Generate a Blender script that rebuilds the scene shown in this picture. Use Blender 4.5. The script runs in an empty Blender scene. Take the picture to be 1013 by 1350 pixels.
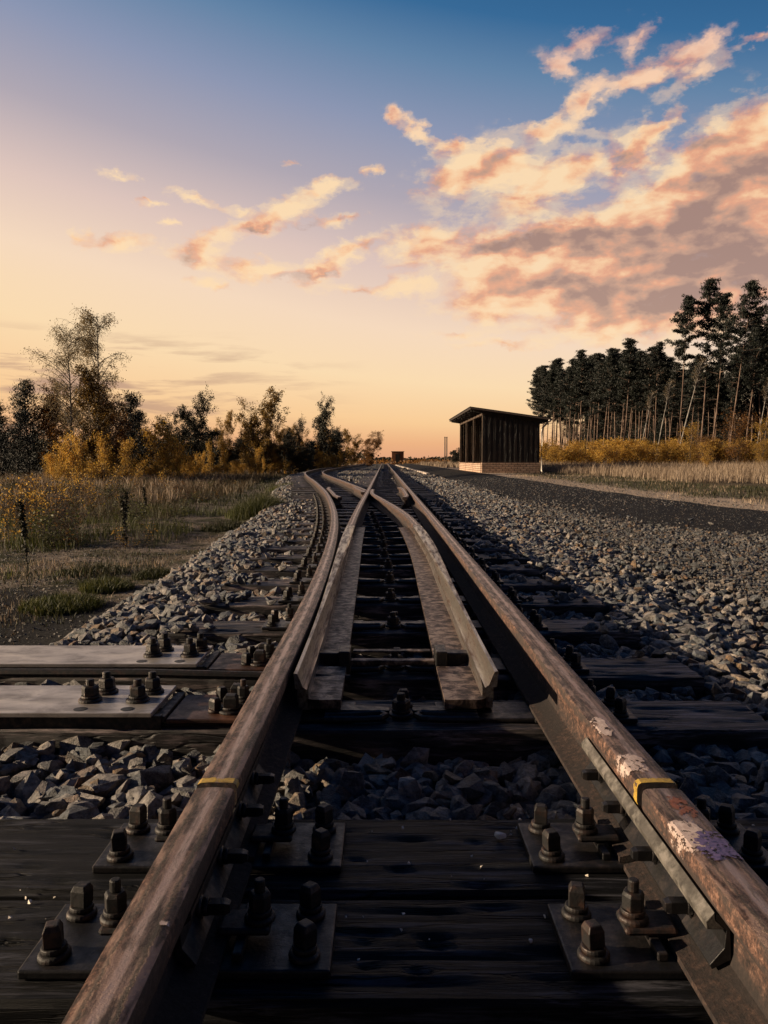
import bpy, bmesh, math, random
import numpy as np
from mathutils import Vector, Matrix, Euler, noise as mnoise
R = math.radians
PI = math.pi
random.seed(7)
RNG = np.random.default_rng(11)
scene = bpy.context.scene
COL = scene.collection

# ------------------------------------------------------------------ camera
CAM_Z = 0.83
PITCH = R(3.87)
F = 1020.0
cam = bpy.data.cameras.new("Camera")
camo = bpy.data.objects.new("Camera", cam)
COL.objects.link(camo)
camo.location = (0, 0, CAM_Z)
camo.rotation_euler = (R(90) - PITCH, 0, 0)
cam.sensor_fit = 'VERTICAL'
cam.sensor_height = 36
cam.lens = 36 * F / 1350
cam.clip_start = 0.02
cam.clip_end = 6000
scene.camera = camo


def lin(c):
    out = []
    for v in c[:3]:
        v = v / 255.0
        out.append(v / 12.92 if v <= 0.04045 else ((v + 0.055) / 1.055) ** 2.4)
    return tuple(out) + (1.0,)


def pxx(px, y):
    return (px - 503.5) / F * y


# ------------------------------------------------------------------ node helpers
def new_mat(name):
    m = bpy.data.materials.new(name)
    m.use_nodes = True
    nt = m.node_tree
    for n in list(nt.nodes):
        nt.nodes.remove(n)
    out = nt.nodes.new('ShaderNodeOutputMaterial')
    b = nt.nodes.new('ShaderNodeBsdfPrincipled')
    nt.links.new(b.outputs[0], out.inputs[0])
    return m, nt, b, out


def N(nt, typ, **kw):
    n = nt.nodes.new(typ)
    for k, v in kw.items():
        setattr(n, k, v)
    return n


def math_(nt, op, a, b=None, c=None, clamp=False):
    n = nt.nodes.new('ShaderNodeMath')
    n.operation = op
    n.use_clamp = clamp
    for i, v in enumerate((a, b, c)):
        if v is None:
            continue
        if isinstance(v, (int, float)):
            n.inputs[i].default_value = v
        else:
            nt.links.new(v, n.inputs[i])
    return n.outputs[0]


def mix(nt, fac, a, b, blend='MIX'):
    n = nt.nodes.new('ShaderNodeMix')
    n.data_type = 'RGBA'
    n.blend_type = blend
    n.clamp_factor = True
    for s, v in ((n.inputs[0], fac), (n.inputs[6], a), (n.inputs[7], b)):
        if isinstance(v, (int, float)):
            s.default_value = v
        elif isinstance(v, (tuple, list)):
            s.default_value = tuple(v) if len(v) == 4 else tuple(v) + (1,)
        else:
            nt.links.new(v, s)
    return n.outputs[2]


def ramp(nt, fac, stops, interp='LINEAR'):
    n = nt.nodes.new('ShaderNodeValToRGB')
    cr = n.color_ramp
    cr.interpolation = interp
    while len(cr.elements) < len(stops):
        cr.elements.new(0.5)
    for e, (p, c) in zip(cr.elements, stops):
        e.position = p
        if isinstance(c, (int, float)):
            c = (c, c, c, 1)
        e.color = tuple(c) if len(c) == 4 else tuple(c) + (1,)
    nt.links.new(fac, n.inputs[0])
    return n.outputs[0]


def coords(nt, scale=(1, 1, 1), rnd=True, kind='Object'):
    tc = N(nt, 'ShaderNodeTexCoord')
    v = tc.outputs[kind]
    if rnd:
        oi = N(nt, 'ShaderNodeObjectInfo')
        m = math_(nt, 'MULTIPLY', oi.outputs['Random'], 37.0)
        a = N(nt, 'ShaderNodeVectorMath', operation='ADD')
        nt.links.new(v, a.inputs[0])
        nt.links.new(m, a.inputs[1])
        v = a.outputs[0]
    mp = N(nt, 'ShaderNodeMapping')
    mp.inputs['Scale'].default_value = scale
    nt.links.new(v, mp.inputs[0])
    return mp.outputs[0]


def noise(nt, vec, scale, detail=5, rough=0.6, dist=0.0, out='Fac'):
    n = N(nt, 'ShaderNodeTexNoise')
    n.inputs['Scale'].default_value = scale
    n.inputs['Detail'].default_value = detail
    n.inputs['Roughness'].default_value = rough
    n.inputs['Distortion'].default_value = dist
    nt.links.new(vec, n.inputs['Vector'])
    return n.outputs[out]


def bump(nt, bsdf, h, dist=0.002, strength=1.0):
    b = N(nt, 'ShaderNodeBump')
    b.inputs['Distance'].default_value = dist
    b.inputs['Strength'].default_value = strength
    nt.links.new(h, b.inputs['Height'])
    nt.links.new(b.outputs[0], bsdf.inputs['Normal'])
    return b


def attr(nt, name):
    a = N(nt, 'ShaderNodeAttribute')
    a.attribute_name = name
    return a


# ------------------------------------------------------------------ materials
def metal_mat(name, dark, mid, light, metallic=0.4, rough=(0.35, 0.7), scale=30, bumpd=0.001, blotch=6):
    m, nt, b, _ = new_mat(name)
    v = coords(nt)
    n1 = noise(nt, v, scale, 8, 0.65)
    n2 = noise(nt, v, blotch, 5, 0.6, 0.4)
    c = ramp(nt, n1, [(0.4, dark), (0.5, mid), (0.62, light)])
    c = mix(nt, ramp(nt, n2, [(0.45, 0), (0.58, 0.75)]), c, dark)
    nt.links.new(c, b.inputs['Base Color'])
    r = ramp(nt, n1, [(0.3, rough[1]), (0.7, rough[0])])
    nt.links.new(r, b.inputs['Roughness'])
    b.inputs['Metallic'].default_value = metallic
    bump(nt, b, noise(nt, v, scale * 2.5, 6, 0.7), bumpd)
    return m


M = {}
M['dark_iron'] = metal_mat('dark_iron', (0.006, 0.0055, 0.006), (0.014, 0.011, 0.011), (0.055, 0.03, 0.022), 0.1, (0.4, 0.75), 45, 0.001, 12)
M['oily_iron'] = metal_mat('oily_iron', (0.005, 0.005, 0.006), (0.012, 0.011, 0.012), (0.035, 0.028, 0.026), 0.1, (0.3, 0.6), 45, 0.001, 12)
M['rust_plate'] = metal_mat('rust_plate', (0.05, 0.025, 0.018), (0.11, 0.05, 0.032), (0.2, 0.095, 0.055), 0.35, (0.35, 0.65), 22, 0.0012, 9)


def rail_mat():
    m, nt, b, _ = new_mat('rail_steel')
    v = coords(nt, (1, 1, 1), False)
    vs = coords(nt, (1, 0.16, 1), False)
    n1 = noise(nt, v, 85, 9, 0.78)
    n2 = noise(nt, vs, 22, 7, 0.7, 0.6)
    n3 = noise(nt, vs, 70, 4, 0.6)
    rust = ramp(nt, n1, [(0.41, (0.016, 0.010, 0.009)), (0.47, (0.065, 0.036, 0.028)), (0.54, (0.12, 0.062, 0.044)), (0.61, (0.3, 0.17, 0.12))])
    rust = mix(nt, ramp(nt, n2, [(0.46, 0), (0.55, 0.85)]), rust, (0.04, 0.031, 0.029))
    ax = attr(nt, 'ax').outputs['Fac']
    geo = N(nt, 'ShaderNodeNewGeometry')
    sep = N(nt, 'ShaderNodeSeparateXYZ')
    nt.links.new(geo.outputs['True Normal'], sep.inputs[0])
    top = math_(nt, 'GREATER_THAN', sep.outputs[2], 0.6)
    head = math_(nt, 'GREATER_THAN', attr(nt, 'az').outputs['Fac'], 0.115)
    # worn running band on the head
    j = math_(nt, 'MULTIPLY', math_(nt, 'SUBTRACT', n2, 0.5), 0.02)
    d = math_(nt, 'ABSOLUTE', math_(nt, 'ADD', math_(nt, 'SUBTRACT', ax, 0.001), j))
    band = ramp(nt, d, [(0.0, 1), (0.004, 1.0), (0.0055, 0.12), (0.02, 0.08), (0.034, 0.0)])
    band = math_(nt, 'MULTIPLY', math_(nt, 'MULTIPLY', band, top), head)
    band = math_(nt, 'MULTIPLY', band, ramp(nt, n3, [(0.42, 0.35), (0.55, 1.0)]))
    col = mix(nt, band, rust, (0.75, 0.57, 0.47))
    ht = math_(nt, 'MULTIPLY', head, top)
    col = mix(nt, math_(nt, 'MULTIPLY', ht, ramp(nt, n3, [(0.45, 0.0), (0.58, 0.6)])), col, (0.44, 0.295, 0.235))
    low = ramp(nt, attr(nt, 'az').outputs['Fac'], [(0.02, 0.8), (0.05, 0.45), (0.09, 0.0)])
    col = mix(nt, low, col, (0.012, 0.009, 0.008))  # deep shade beside the blades painted in: lower web and foot blackened
    # two jagged dark seams of rust flakes along the edges of the head
    d2 = math_(nt, 'ABSOLUTE', math_(nt, 'SUBTRACT', math_(nt, 'ABSOLUTE', math_(nt, 'ADD', ax, math_(nt, 'MULTIPLY', math_(nt, 'SUBTRACT', n1, 0.5), 0.022))), 0.0175))
    seam = math_(nt, 'MULTIPLY', ht, ramp(nt, d2, [(0.0, .9), (0.0017, .85), (0.0032, 0)]))
    col = mix(nt, seam, col, (0.02, 0.012, 0.01))
    nt.links.new(col, b.inputs['Base Color'])
    met = math_(nt, 'ADD', math_(nt, 'MULTIPLY', band, 0.25), math_(nt, 'MULTIPLY', ht, 0.65), clamp=True)
    met = math_(nt, 'MULTIPLY', met, math_(nt, 'SUBTRACT', 1.0, seam))
    nt.links.new(met, b.inputs['Metallic'])
    r = math_(nt, 'SUBTRACT', ramp(nt, n1, [(0.3, 0.75), (0.7, 0.55)]), math_(nt, 'MULTIPLY', ht, math_(nt, 'ADD', 0.2, math_(nt, 'MULTIPLY', band, 0.12))))
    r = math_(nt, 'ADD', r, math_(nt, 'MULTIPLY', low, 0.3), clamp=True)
    nt.links.new(r, b.inputs['Roughness'])
    h = math_(nt, 'ADD', noise(nt, v, 170, 6, 0.7), n2)
    h = math_(nt, 'SUBTRACT', h, math_(nt, 'MULTIPLY', seam, 0.5))
    bump(nt, b, h, 0.002)
    return m


M['rail'] = rail_mat()


def paint_mat(name, c1, c2, thr=(0.45, 0.5), scale=40, st=(1, 1, 1)):
    """peeling paint: a real surface patch, cut out with alpha"""
    m, nt, b, out = new_mat(name)
    v = coords(nt, st, False)
    n1 = noise(nt, v, scale, 6, 0.7)
    c = ramp(nt, noise(nt, v, scale * 2, 4), [(0.4, c1), (0.6, c2)])
    nt.links.new(c, b.inputs['Base Color'])
    b.inputs['Roughness'].default_value = 0.55
    e = attr(nt, 'edge').outputs['Fac']
    nc = ramp(nt, n1, [(0.36, 0.0), (0.62, 1.0)])
    a = ramp(nt, math_(nt, 'MULTIPLY', nc, e), [(thr[0], 0), (thr[1], 1)])
    nt.links.new(a, b.inputs['Alpha'])
    return m


M['yellow_paint'] = paint_mat('yellow_paint', (0.55, 0.36, 0.05), (0.38, 0.24, 0.05), (0.2, 0.3), 55)
M['white_paint'] = paint_mat('white_paint', (0.62, 0.5, 0.45), (0.45, 0.34, 0.3), (0.3, 0.4), 75, (1.0, 0.6, 1))
M['violet_paint'] = paint_mat('violet_paint', (0.05, 0.045, 0.13), (0.14, 0.1, 0.22), (0.3, 0.4), 80)
M['orange_paint'] = paint_mat('orange_paint', (0.26, 0.09, 0.045), (0.2, 0.07, 0.04), (0.34, 0.42), 80)


def blade_mat():
    m, nt, b, _ = new_mat('blade_steel')
    v = coords(nt, (1, 0.1, 1), False)
    n1 = noise(nt, v, 42, 8, 0.68, 0.2)
    n2 = noise(nt, coords(nt, (1, 1, 1), False), 120, 5, 0.6)
    c = ramp(nt, n1, [(0.38, (0.07, 0.05, 0.042)), (0.47, (0.22, 0.2, 0.185)), (0.6, (0.42, 0.41, 0.39))])
    c = mix(nt, math_(nt, 'MULTIPLY', n2, 0.5), c, (0.13, 0.07, 0.045))
    nt.links.new(c, b.inputs['Base Color'])
    b.inputs['Metallic'].default_value = 0.85
    nt.links.new(ramp(nt, n1, [(0.38, 0.6), (0.55, 0.3)]), b.inputs['Roughness'])
    bump(nt, b, n2, 0.0008)
    return m


M['blade'] = blade_mat()


def foot_mat():
    m, nt, b, _ = new_mat('blade_foot_steel')
    v = coords(nt, (1, 1, 1), False)
    vw = coords(nt, (0.25, 1.3, 1), False)
    n1 = noise(nt, v, 26, 7, 0.7, 0.5)
    n2 = noise(nt, vw, 28, 5, 0.6, 0.8)
    c = ramp(nt, n1, [(0.42, (0.02, 0.014, 0.012)), (0.5, (0.09, 0.058, 0.046)), (0.6, (0.25, 0.18, 0.14))])
    c = mix(nt, ramp(nt, n2, [(0.6, 0), (0.66, 0.5)]), c, (0.34, 0.28, 0.23))
    nt.links.new(c, b.inputs['Base Color'])
    b.inputs['Metallic'].default_value = 0.35
    nt.links.new(ramp(nt, n1, [(0.35, 0.65), (0.6, 0.42)]), b.inputs['Roughness'])
    bump(nt, b, math_(nt, 'ADD', n1, n2), 0.0008)
    return m


M['blade_foot'] = foot_mat()


def bar_mat():
    m, nt, b, _ = new_mat('galvanised_plate')
    v = coords(nt, (0.5, 1, 1))
    n1 = noise(nt, v, 14, 7, 0.65, 0.5)
    n2 = noise(nt, v, 90, 5, 0.6)
    c = ramp(nt, n1, [(0.3, (0.2, 0.175, 0.16)), (0.5, (0.5, 0.45, 0.41)), (0.7, (0.66, 0.6, 0.54))])
    c = mix(nt, ramp(nt, n2, [(0.6, 0), (0.75, 0.5)]), c, (0.1, 0.06, 0.045))
    nt.links.new(c, b.inputs['Base Color'])
    b.inputs['Metallic'].default_value = 0.55
    nt.links.new(ramp(nt, n1, [(0.3, 0.5), (0.7, 0.3)]), b.inputs['Roughness'])
    bump(nt, b, n1, 0.002)
    return m


M['bar'] = bar_mat()


def wood_mat(name, dark, mid, light, sx=0.12, scale=38, bumpd=0.004, axis='X', flip=False, spec=0.5):
    m, nt, b, _ = new_mat(name)
    b.inputs['Specular IOR Level'].default_value = spec
    st = (sx, 1, 1) if axis == 'X' else (1, 1, sx)
    v = coords(nt, st)
    v2 = coords(nt, (1, 1, 1))
    n1 = noise(nt, v, scale, 9, 0.72, 0.25)
    n2 = noise(nt, v2, 3.5, 5, 0.6)
    n3 = noise(nt, v, scale * 0.35, 4, 0.55, 0.5)
    c = ramp(nt, n1, [(0.42, dark), (0.51, mid), (0.63, light)])
    c = mix(nt, ramp(nt, n2, [(0.44, 0.0), (0.62, 0.6)]), c, dark)
    crack = ramp(nt, n3, [(0.483, 0), (0.497, 1), (0.503, 1), (0.517, 0)])
    c = mix(nt, math_(nt, 'MULTIPLY', crack, 0.85), c, (0.006, 0.005, 0.005))
    nt.links.new(c, b.inputs['Base Color'])
    b.inputs['Roughness'].default_value = 0.6
    h = math_(nt, 'SUBTRACT', n1, math_(nt, 'MULTIPLY', crack, 0.8))
    bump(nt, b, h, bumpd)
    return m


M['sleeper'] = wood_mat('sleeper_timber', (0.01, 0.0095, 0.01), (0.055, 0.044, 0.042), (0.34, 0.265, 0.25))
M['creosote_shaded'] = wood_mat('creosoted_timber_shaded', (0.006, 0.0065, 0.0075), (0.013, 0.0135, 0.016), (0.085, 0.085, 0.1), 0.07, 75, 0.003, spec=0.15)  # creosoted timber, darkened further: the foreground shade is put into its colour
M['planks'] = wood_mat('dark_planks', (0.012, 0.009, 0.008), (0.026, 0.018, 0.014), (0.055, 0.036, 0.026), 0.1, 14, 0.006, 'Z')
M['beam_wood'] = wood_mat('weathered_beam', (0.05, 0.035, 0.028), (0.11, 0.075, 0.055), (0.2, 0.14, 0.1), 0.15, 12, 0.004, 'Z')


def stone_mat(name='ballast_stone', bright=1.0, warm=0.3):
    m, nt, b, _ = new_mat(name)
    v = coords(nt, (1, 1, 1), False)
    r = attr(nt, 'rnd').outputs['Fac']
    c = ramp(nt, r, [(0.0, (0.09, 0.1, 0.115)), (0.3, (0.16, 0.17, 0.18)), (0.55, (0.27, 0.25, 0.24)),
                     (0.75, (0.36, 0.32, 0.29)), (0.86, (0.23, 0.15, 0.08)), (0.93, (0.16, 0.09, 0.06)), (1.0, (0.5, 0.45, 0.4))])
    n1 = noise(nt, v, 55, 8, 0.7)
    n2 = noise(nt, v, 220, 5, 0.7)
    c = mix(nt, 1.0, c, ramp(nt, n1, [(0.4, 0.4), (0.6, 1.3)]), 'MULTIPLY')
    c = mix(nt, ramp(nt, n2, [(0.56, 0), (0.68, 0.6)]), c, (0.3, 0.26, 0.22))
    c = mix(nt, 1.0, c, (bright, bright * 0.99, bright * 0.97, 1), 'MULTIPLY')
    nt.links.new(c, b.inputs['Base Color'])
    b.inputs['Roughness'].default_value = 0.5
    bump(nt, b, math_(nt, 'ADD', n1, math_(nt, 'MULTIPLY', n2, 0.5)), 0.009)
    return m


M['stone'] = stone_mat()
M['gravel'] = stone_mat('gravel_stone', 0.62)


def bed_mat():
    m, nt, b, _ = new_mat('ballast_bed')
    v = coords(nt, (1, 1, 1), False)
    n1 = noise(nt, v, 28, 8, 0.75)
    vo = N(nt, 'ShaderNodeTexVoronoi')
    vo.inputs['Scale'].default_value = 26
    nt.links.new(v, vo.inputs['Vector'])
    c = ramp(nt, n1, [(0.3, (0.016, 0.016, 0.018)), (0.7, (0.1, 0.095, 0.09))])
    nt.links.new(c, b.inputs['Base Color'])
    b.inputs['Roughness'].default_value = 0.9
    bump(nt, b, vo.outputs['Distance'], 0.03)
    return m


M['bed'] = bed_mat()


def ground_mat():
    m, nt, b, _ = new_mat('sandy_ground')
    v = coords(nt, (1, 1, 1), False)
    sep = N(nt, 'ShaderNodeSeparateXYZ')
    nt.links.new(v, sep.inputs[0])
    n1 = noise(nt, v, 3.0, 8, 0.7)
    n2 = noise(nt, v, 30, 8, 0.75)
    n3 = noise(nt, v, 0.5, 5, 0.6)
    sand = ramp(nt, n2, [(0.3, (0.07, 0.052, 0.04)), (0.5, (0.17, 0.13, 0.1)), (0.72, (0.36, 0.29, 0.23))])
    moss = ramp(nt, n2, [(0.3, (0.018, 0.02, 0.01)), (0.7, (0.08, 0.075, 0.035))])
    dryg = ramp(nt, n2, [(0.3, (0.06, 0.042, 0.025)), (0.7, (0.2, 0.15, 0.09))])
    c = mix(nt, ramp(nt, n1, [(0.44, 0), (0.56, 1)]), sand, moss)
    far = math_(nt, 'GREATER_THAN', sep.outputs[1], 16.0)
    c = mix(nt, math_(nt, 'MULTIPLY', ramp(nt, sep.outputs[1], [(0, 0), (1, 1)]), ramp(nt, n3, [(0.3, 0.3), (0.6, 0.95)])), c, dryg)
    # dark cinder patch beside the near left edge of the ballast
    ex = math_(nt, 'DIVIDE', math_(nt, 'ADD', sep.outputs[0], 3.4), 2.1)
    ey = math_(nt, 'DIVIDE', math_(nt, 'SUBTRACT', sep.outputs[1], 3.6), 1.9)
    d = math_(nt, 'ADD', math_(nt, 'MULTIPLY', ex, ex), math_(nt, 'MULTIPLY', ey, ey))
    d = math_(nt, 'ADD', d, math_(nt, 'MULTIPLY', math_(nt, 'SUBTRACT', n1, 0.5), 1.6))
    cind = ramp(nt, n2, [(0.35, (0.01, 0.01, 0.011)), (0.65, (0.035, 0.034, 0.035))])
    c = mix(nt, ramp(nt, d, [(0.75, 1), (1.0, 0)]), c, cind)
    nt.links.new(c, b.inputs['Base Color'])
    b.inputs['Roughness'].default_value = 0.95
    bump(nt, b, math_(nt, 'ADD', n2, n1), 0.03)
    return m


def ground_mat2():
    # like above but with the far/dry mask driven by a vertex attribute
    m, nt, b, _ = new_mat('ground_soil')
    v = coords(nt, (1, 1, 1), False)
    sep = N(nt, 'ShaderNodeSeparateXYZ')
    nt.links.new(v, sep.inputs[0])
    n1 = noise(nt, v, 2.2, 8, 0.7)
    n2 = noise(nt, v, 30, 8, 0.75)
    n3 = noise(nt, v, 0.6, 5, 0.6)
    sand = ramp(nt, n2, [(0.36, (0.05, 0.04, 0.032)), (0.5, (0.2, 0.16, 0.13)), (0.66, (0.46, 0.39, 0.32))])
    moss = ramp(nt, n2, [(0.3, (0.02, 0.022, 0.012)), (0.7, (0.085, 0.08, 0.04))])
    dryg = ramp(nt, n2, [(0.3, (0.045, 0.036, 0.02)), (0.7, (0.16, 0.12, 0.07))])
    c = mix(nt, ramp(nt, n1, [(0.46, 0), (0.56, 1)]), sand, moss)
    pm = attr(nt, 'pale').outputs['Fac']
    pm = ramp(nt, math_(nt, 'ADD', pm, math_(nt, 'MULTIPLY', math_(nt, 'SUBTRACT', n1, 0.5), 2.2)), [(0.45, 0), (0.62, 1)])
    c = mix(nt, pm, c, ramp(nt, n2, [(0.4, (0.3, 0.22, 0.16)), (0.6, (0.62, 0.5, 0.4))]))
    dm = attr(nt, 'dry').outputs['Fac']
    c = mix(nt, math_(nt, 'MULTIPLY', dm, ramp(nt, n3, [(0.3, 0.7), (0.6, 1.0)])), c, dryg)
    cm = attr(nt, 'cinder').outputs['Fac']
    cm = ramp(nt, math_(nt, 'ADD', cm, math_(nt, 'MULTIPLY', math_(nt, 'SUBTRACT', n1, 0.5), 0.9)), [(0.45, 0), (0.6, 1)])
    b.inputs['Specular IOR Level'].default_value = 0.15
    cind = ramp(nt, n2, [(0.35, (0.008, 0.008, 0.009)), (0.65, (0.035, 0.034, 0.034))])
    c = mix(nt, cm, c, cind)
    nt.links.new(c, b.inputs['Base Color'])
    b.inputs['Roughness'].default_value = 0.95
    bump(nt, b, math_(nt, 'ADD', n2, n1), 0.03)
    return m


M['ground'] = ground_mat2()


def road_mat():
    m, nt, b, _ = new_mat('cinder_road')
    v = coords(nt, (1, 1, 1), False)
    n1 = noise(nt, v, 45, 8, 0.8)
    n2 = noise(nt, v, 1.3, 5, 0.6)
    b.inputs['Specular IOR Level'].default_value = 0.1
    c = ramp(nt, n1, [(0.42, (0.005, 0.006, 0.008)), (0.52, (0.02, 0.02, 0.023)), (0.62, (0.09, 0.085, 0.08))])
    c = mix(nt, ramp(nt, n2, [(0.48, 0), (0.62, 0.5)]), c, (0.035, 0.032, 0.03))
    nt.links.new(c, b.inputs['Base Color'])
    b.inputs['Roughness'].default_value = 0.9
    bump(nt, b, n1, 0.02)
    return m


M['road'] = road_mat()


def leaf_mat(name, c0, c1, c2, trans=0.45):
    m, nt, b, out = new_mat(name)
    r = attr(nt, 'rnd').outputs['Fac']
    oi = N(nt, 'ShaderNodeObjectInfo')
    c = ramp(nt, r, [(0.0, c0), (0.5, c1), (1.0, c2)])
    c = mix(nt, 1.0, c, ramp(nt, oi.outputs['Random'], [(0, 0.7), (1, 1.2)]), 'MULTIPLY')
    nt.links.new(c, b.inputs['Base Color'])
    b.inputs['Roughness'].default_value = 0.6
    t = N(nt, 'ShaderNodeBsdfTranslucent')
    nt.links.new(c, t.inputs[0])
    ms = N(nt, 'ShaderNodeMixShader')
    ms.inputs[0].default_value = trans
    nt.links.new(b.outputs[0], ms.inputs[1])
    nt.links.new(t.outputs[0], ms.inputs[2])
    nt.links.new(ms.outputs[0], out.inputs[0])
    return m


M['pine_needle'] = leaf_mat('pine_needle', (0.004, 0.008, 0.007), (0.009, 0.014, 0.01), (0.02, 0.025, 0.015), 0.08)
M['dark_leaf'] = leaf_mat('dark_leaf', (0.008, 0.011, 0.006), (0.018, 0.02, 0.01), (0.05, 0.042, 0.018), 0.2)
M['birch_leaf'] = leaf_mat('birch_leaf', (0.09, 0.055, 0.018), (0.25, 0.15, 0.035), (0.44, 0.27, 0.06), 0.45)
M['brown_leaf'] = leaf_mat('brown_leaf', (0.05, 0.022, 0.008), (0.17, 0.075, 0.018), (0.34, 0.16, 0.035), 0.45)
M['pale_leaf'] = leaf_mat('pale_leaf', (0.14, 0.115, 0.065), (0.26, 0.2, 0.11), (0.42, 0.31, 0.16), 0.45)
M['yellow_leaf'] = leaf_mat('yellow_leaf', (0.26, 0.12, 0.02), (0.58, 0.34, 0.055), (0.78, 0.52, 0.12), 0.5)
M['dry_grass'] = leaf_mat('dry_grass', (0.16, 0.11, 0.07), (0.38, 0.28, 0.19), (0.6, 0.47, 0.34), 0.35)
M['brown_grass'] = leaf_mat('brown_grass', (0.04, 0.028, 0.014), (0.1, 0.07, 0.035), (0.22, 0.15, 0.075), 0.25)
M['green_grass'] = leaf_mat('green_grass', (0.03, 0.04, 0.01), (0.07, 0.085, 0.018), (0.17, 0.16, 0.04), 0.3)
M['moss_grass'] = leaf_mat('moss_grass', (0.015, 0.022, 0.007), (0.04, 0.048, 0.014), (0.1, 0.09, 0.03), 0.3)


def bark_mat(name, a, b_, c_, scale=5):
    m, nt, b, _ = new_mat(name)
    v = coords(nt, (1, 1, 0.35))
    n1 = noise(nt, v, scale, 6, 0.7)
    nt.links.new(ramp(nt, n1, [(0.35, a), (0.5, b_), (0.68, c_)]), b.inputs['Base Color'])
    b.inputs['Roughness'].default_value = 0.85
    bump(nt, b, n1, 0.02)
    return m


M['pine_bark'] = bark_mat('pine_bark', (0.06, 0.038, 0.03), (0.16, 0.105, 0.08), (0.36, 0.26, 0.2))
M['birch_bark'] = bark_mat('birch_bark', (0.05, 0.045, 0.04), (0.26, 0.24, 0.22), (0.45, 0.42, 0.38), 9)
M['dark_bark'] = bark_mat('dark_bark', (0.02, 0.015, 0.012), (0.05, 0.037, 0.028), (0.09, 0.065, 0.05))


def brick_mat():
    m, nt, b, _ = new_mat('pale_brick')
    tc = N(nt, 'ShaderNodeTexCoord')
    # brick pattern runs on (x+y, z)
    sep = N(nt, 'ShaderNodeSeparateXYZ')
    nt.links.new(tc.outputs['Object'], sep.inputs[0])
    s = math_(nt, 'ADD', sep.outputs[0], sep.outputs[1])
    cb = N(nt, 'ShaderNodeCombineXYZ')
    nt.links.new(s, cb.inputs[0])
    nt.links.new(sep.outputs[2], cb.inputs[1])
    br = N(nt, 'ShaderNodeTexBrick')
    nt.links.new(cb.outputs[0], br.inputs['Vector'])
    br.inputs['Scale'].default_value = 1.0
    br.inputs['Mortar Size'].default_value = 0.012
    br.inputs['Brick Width'].default_value = 0.3
    br.inputs['Row Height'].default_value = 0.1
    br.inputs['Color1'].default_value = (0.72, 0.5, 0.36, 1)
    br.inputs['Color2'].default_value = (0.56, 0.37, 0.26, 1)
    br.inputs['Mortar'].default_value = (0.09, 0.055, 0.04, 1)
    n1 = noise(nt, tc.outputs['Object'], 9, 5, 0.6)
    c = mix(nt, 1.0, br.outputs['Color'], ramp(nt, n1, [(0.3, 0.65), (0.7, 1.15)]), 'MULTIPLY')
    nt.links.new(c, b.inputs['Base Color'])
    b.inputs['Roughness'].default_value = 0.9
    bump(nt, b, math_(nt, 'SUBTRACT', 1.0, br.outputs['Fac']), 0.01)
    return m


M['brick'] = brick_mat()


def plain(name, c, rough=0.6, metal=0.0, var=0.25, scale=12):
    m, nt, b, _ = new_mat(name)
    n1 = noise(nt, coords(nt), scale, 6, 0.65)
    cc = mix(nt, 1.0, c, ramp(nt, n1, [(0.3, 1 - var), (0.7, 1 + var)]), 'MULTIPLY')
    nt.links.new(cc, b.inputs['Base Color'])
    b.inputs['Roughness'].default_value = rough
    b.inputs['Metallic'].default_value = metal
    bump(nt, b, n1, 0.002)
    return m


M['roof_felt'] = plain('roof_felt', (0.03, 0.028, 0.028), 0.8)
M['fascia'] = plain('roof_fascia', (0.2, 0.15, 0.12), 0.6)
M['zinc'] = plain('zinc_pipe', (0.42, 0.38, 0.34), 0.4, 0.5)
M['concrete'] = plain('pale_concrete', (0.5, 0.42, 0.36), 0.85)
M['white'] = plain('white_enamel', (0.65, 0.6, 0.55), 0.5)
M['black'] = plain('black_enamel', (0.015, 0.015, 0.015), 0.5)
M['hut_brick'] = plain('red_brick_hut', (0.3, 0.13, 0.07), 0.9, 0, 0.4, 4)
M['pebble'] = plain('pale_pebble', (0.85, 0.76, 0.64), 0.6)
M['fish_dust_lit'] = metal_mat('dusty_lit_fishplate', (0.05, 0.045, 0.04), (0.13, 0.12, 0.105), (0.22, 0.2, 0.18), 0.15, (0.5, 0.8), 40, 0.001, 15)  # pale for dust and for sunlight painted on the flange


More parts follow.
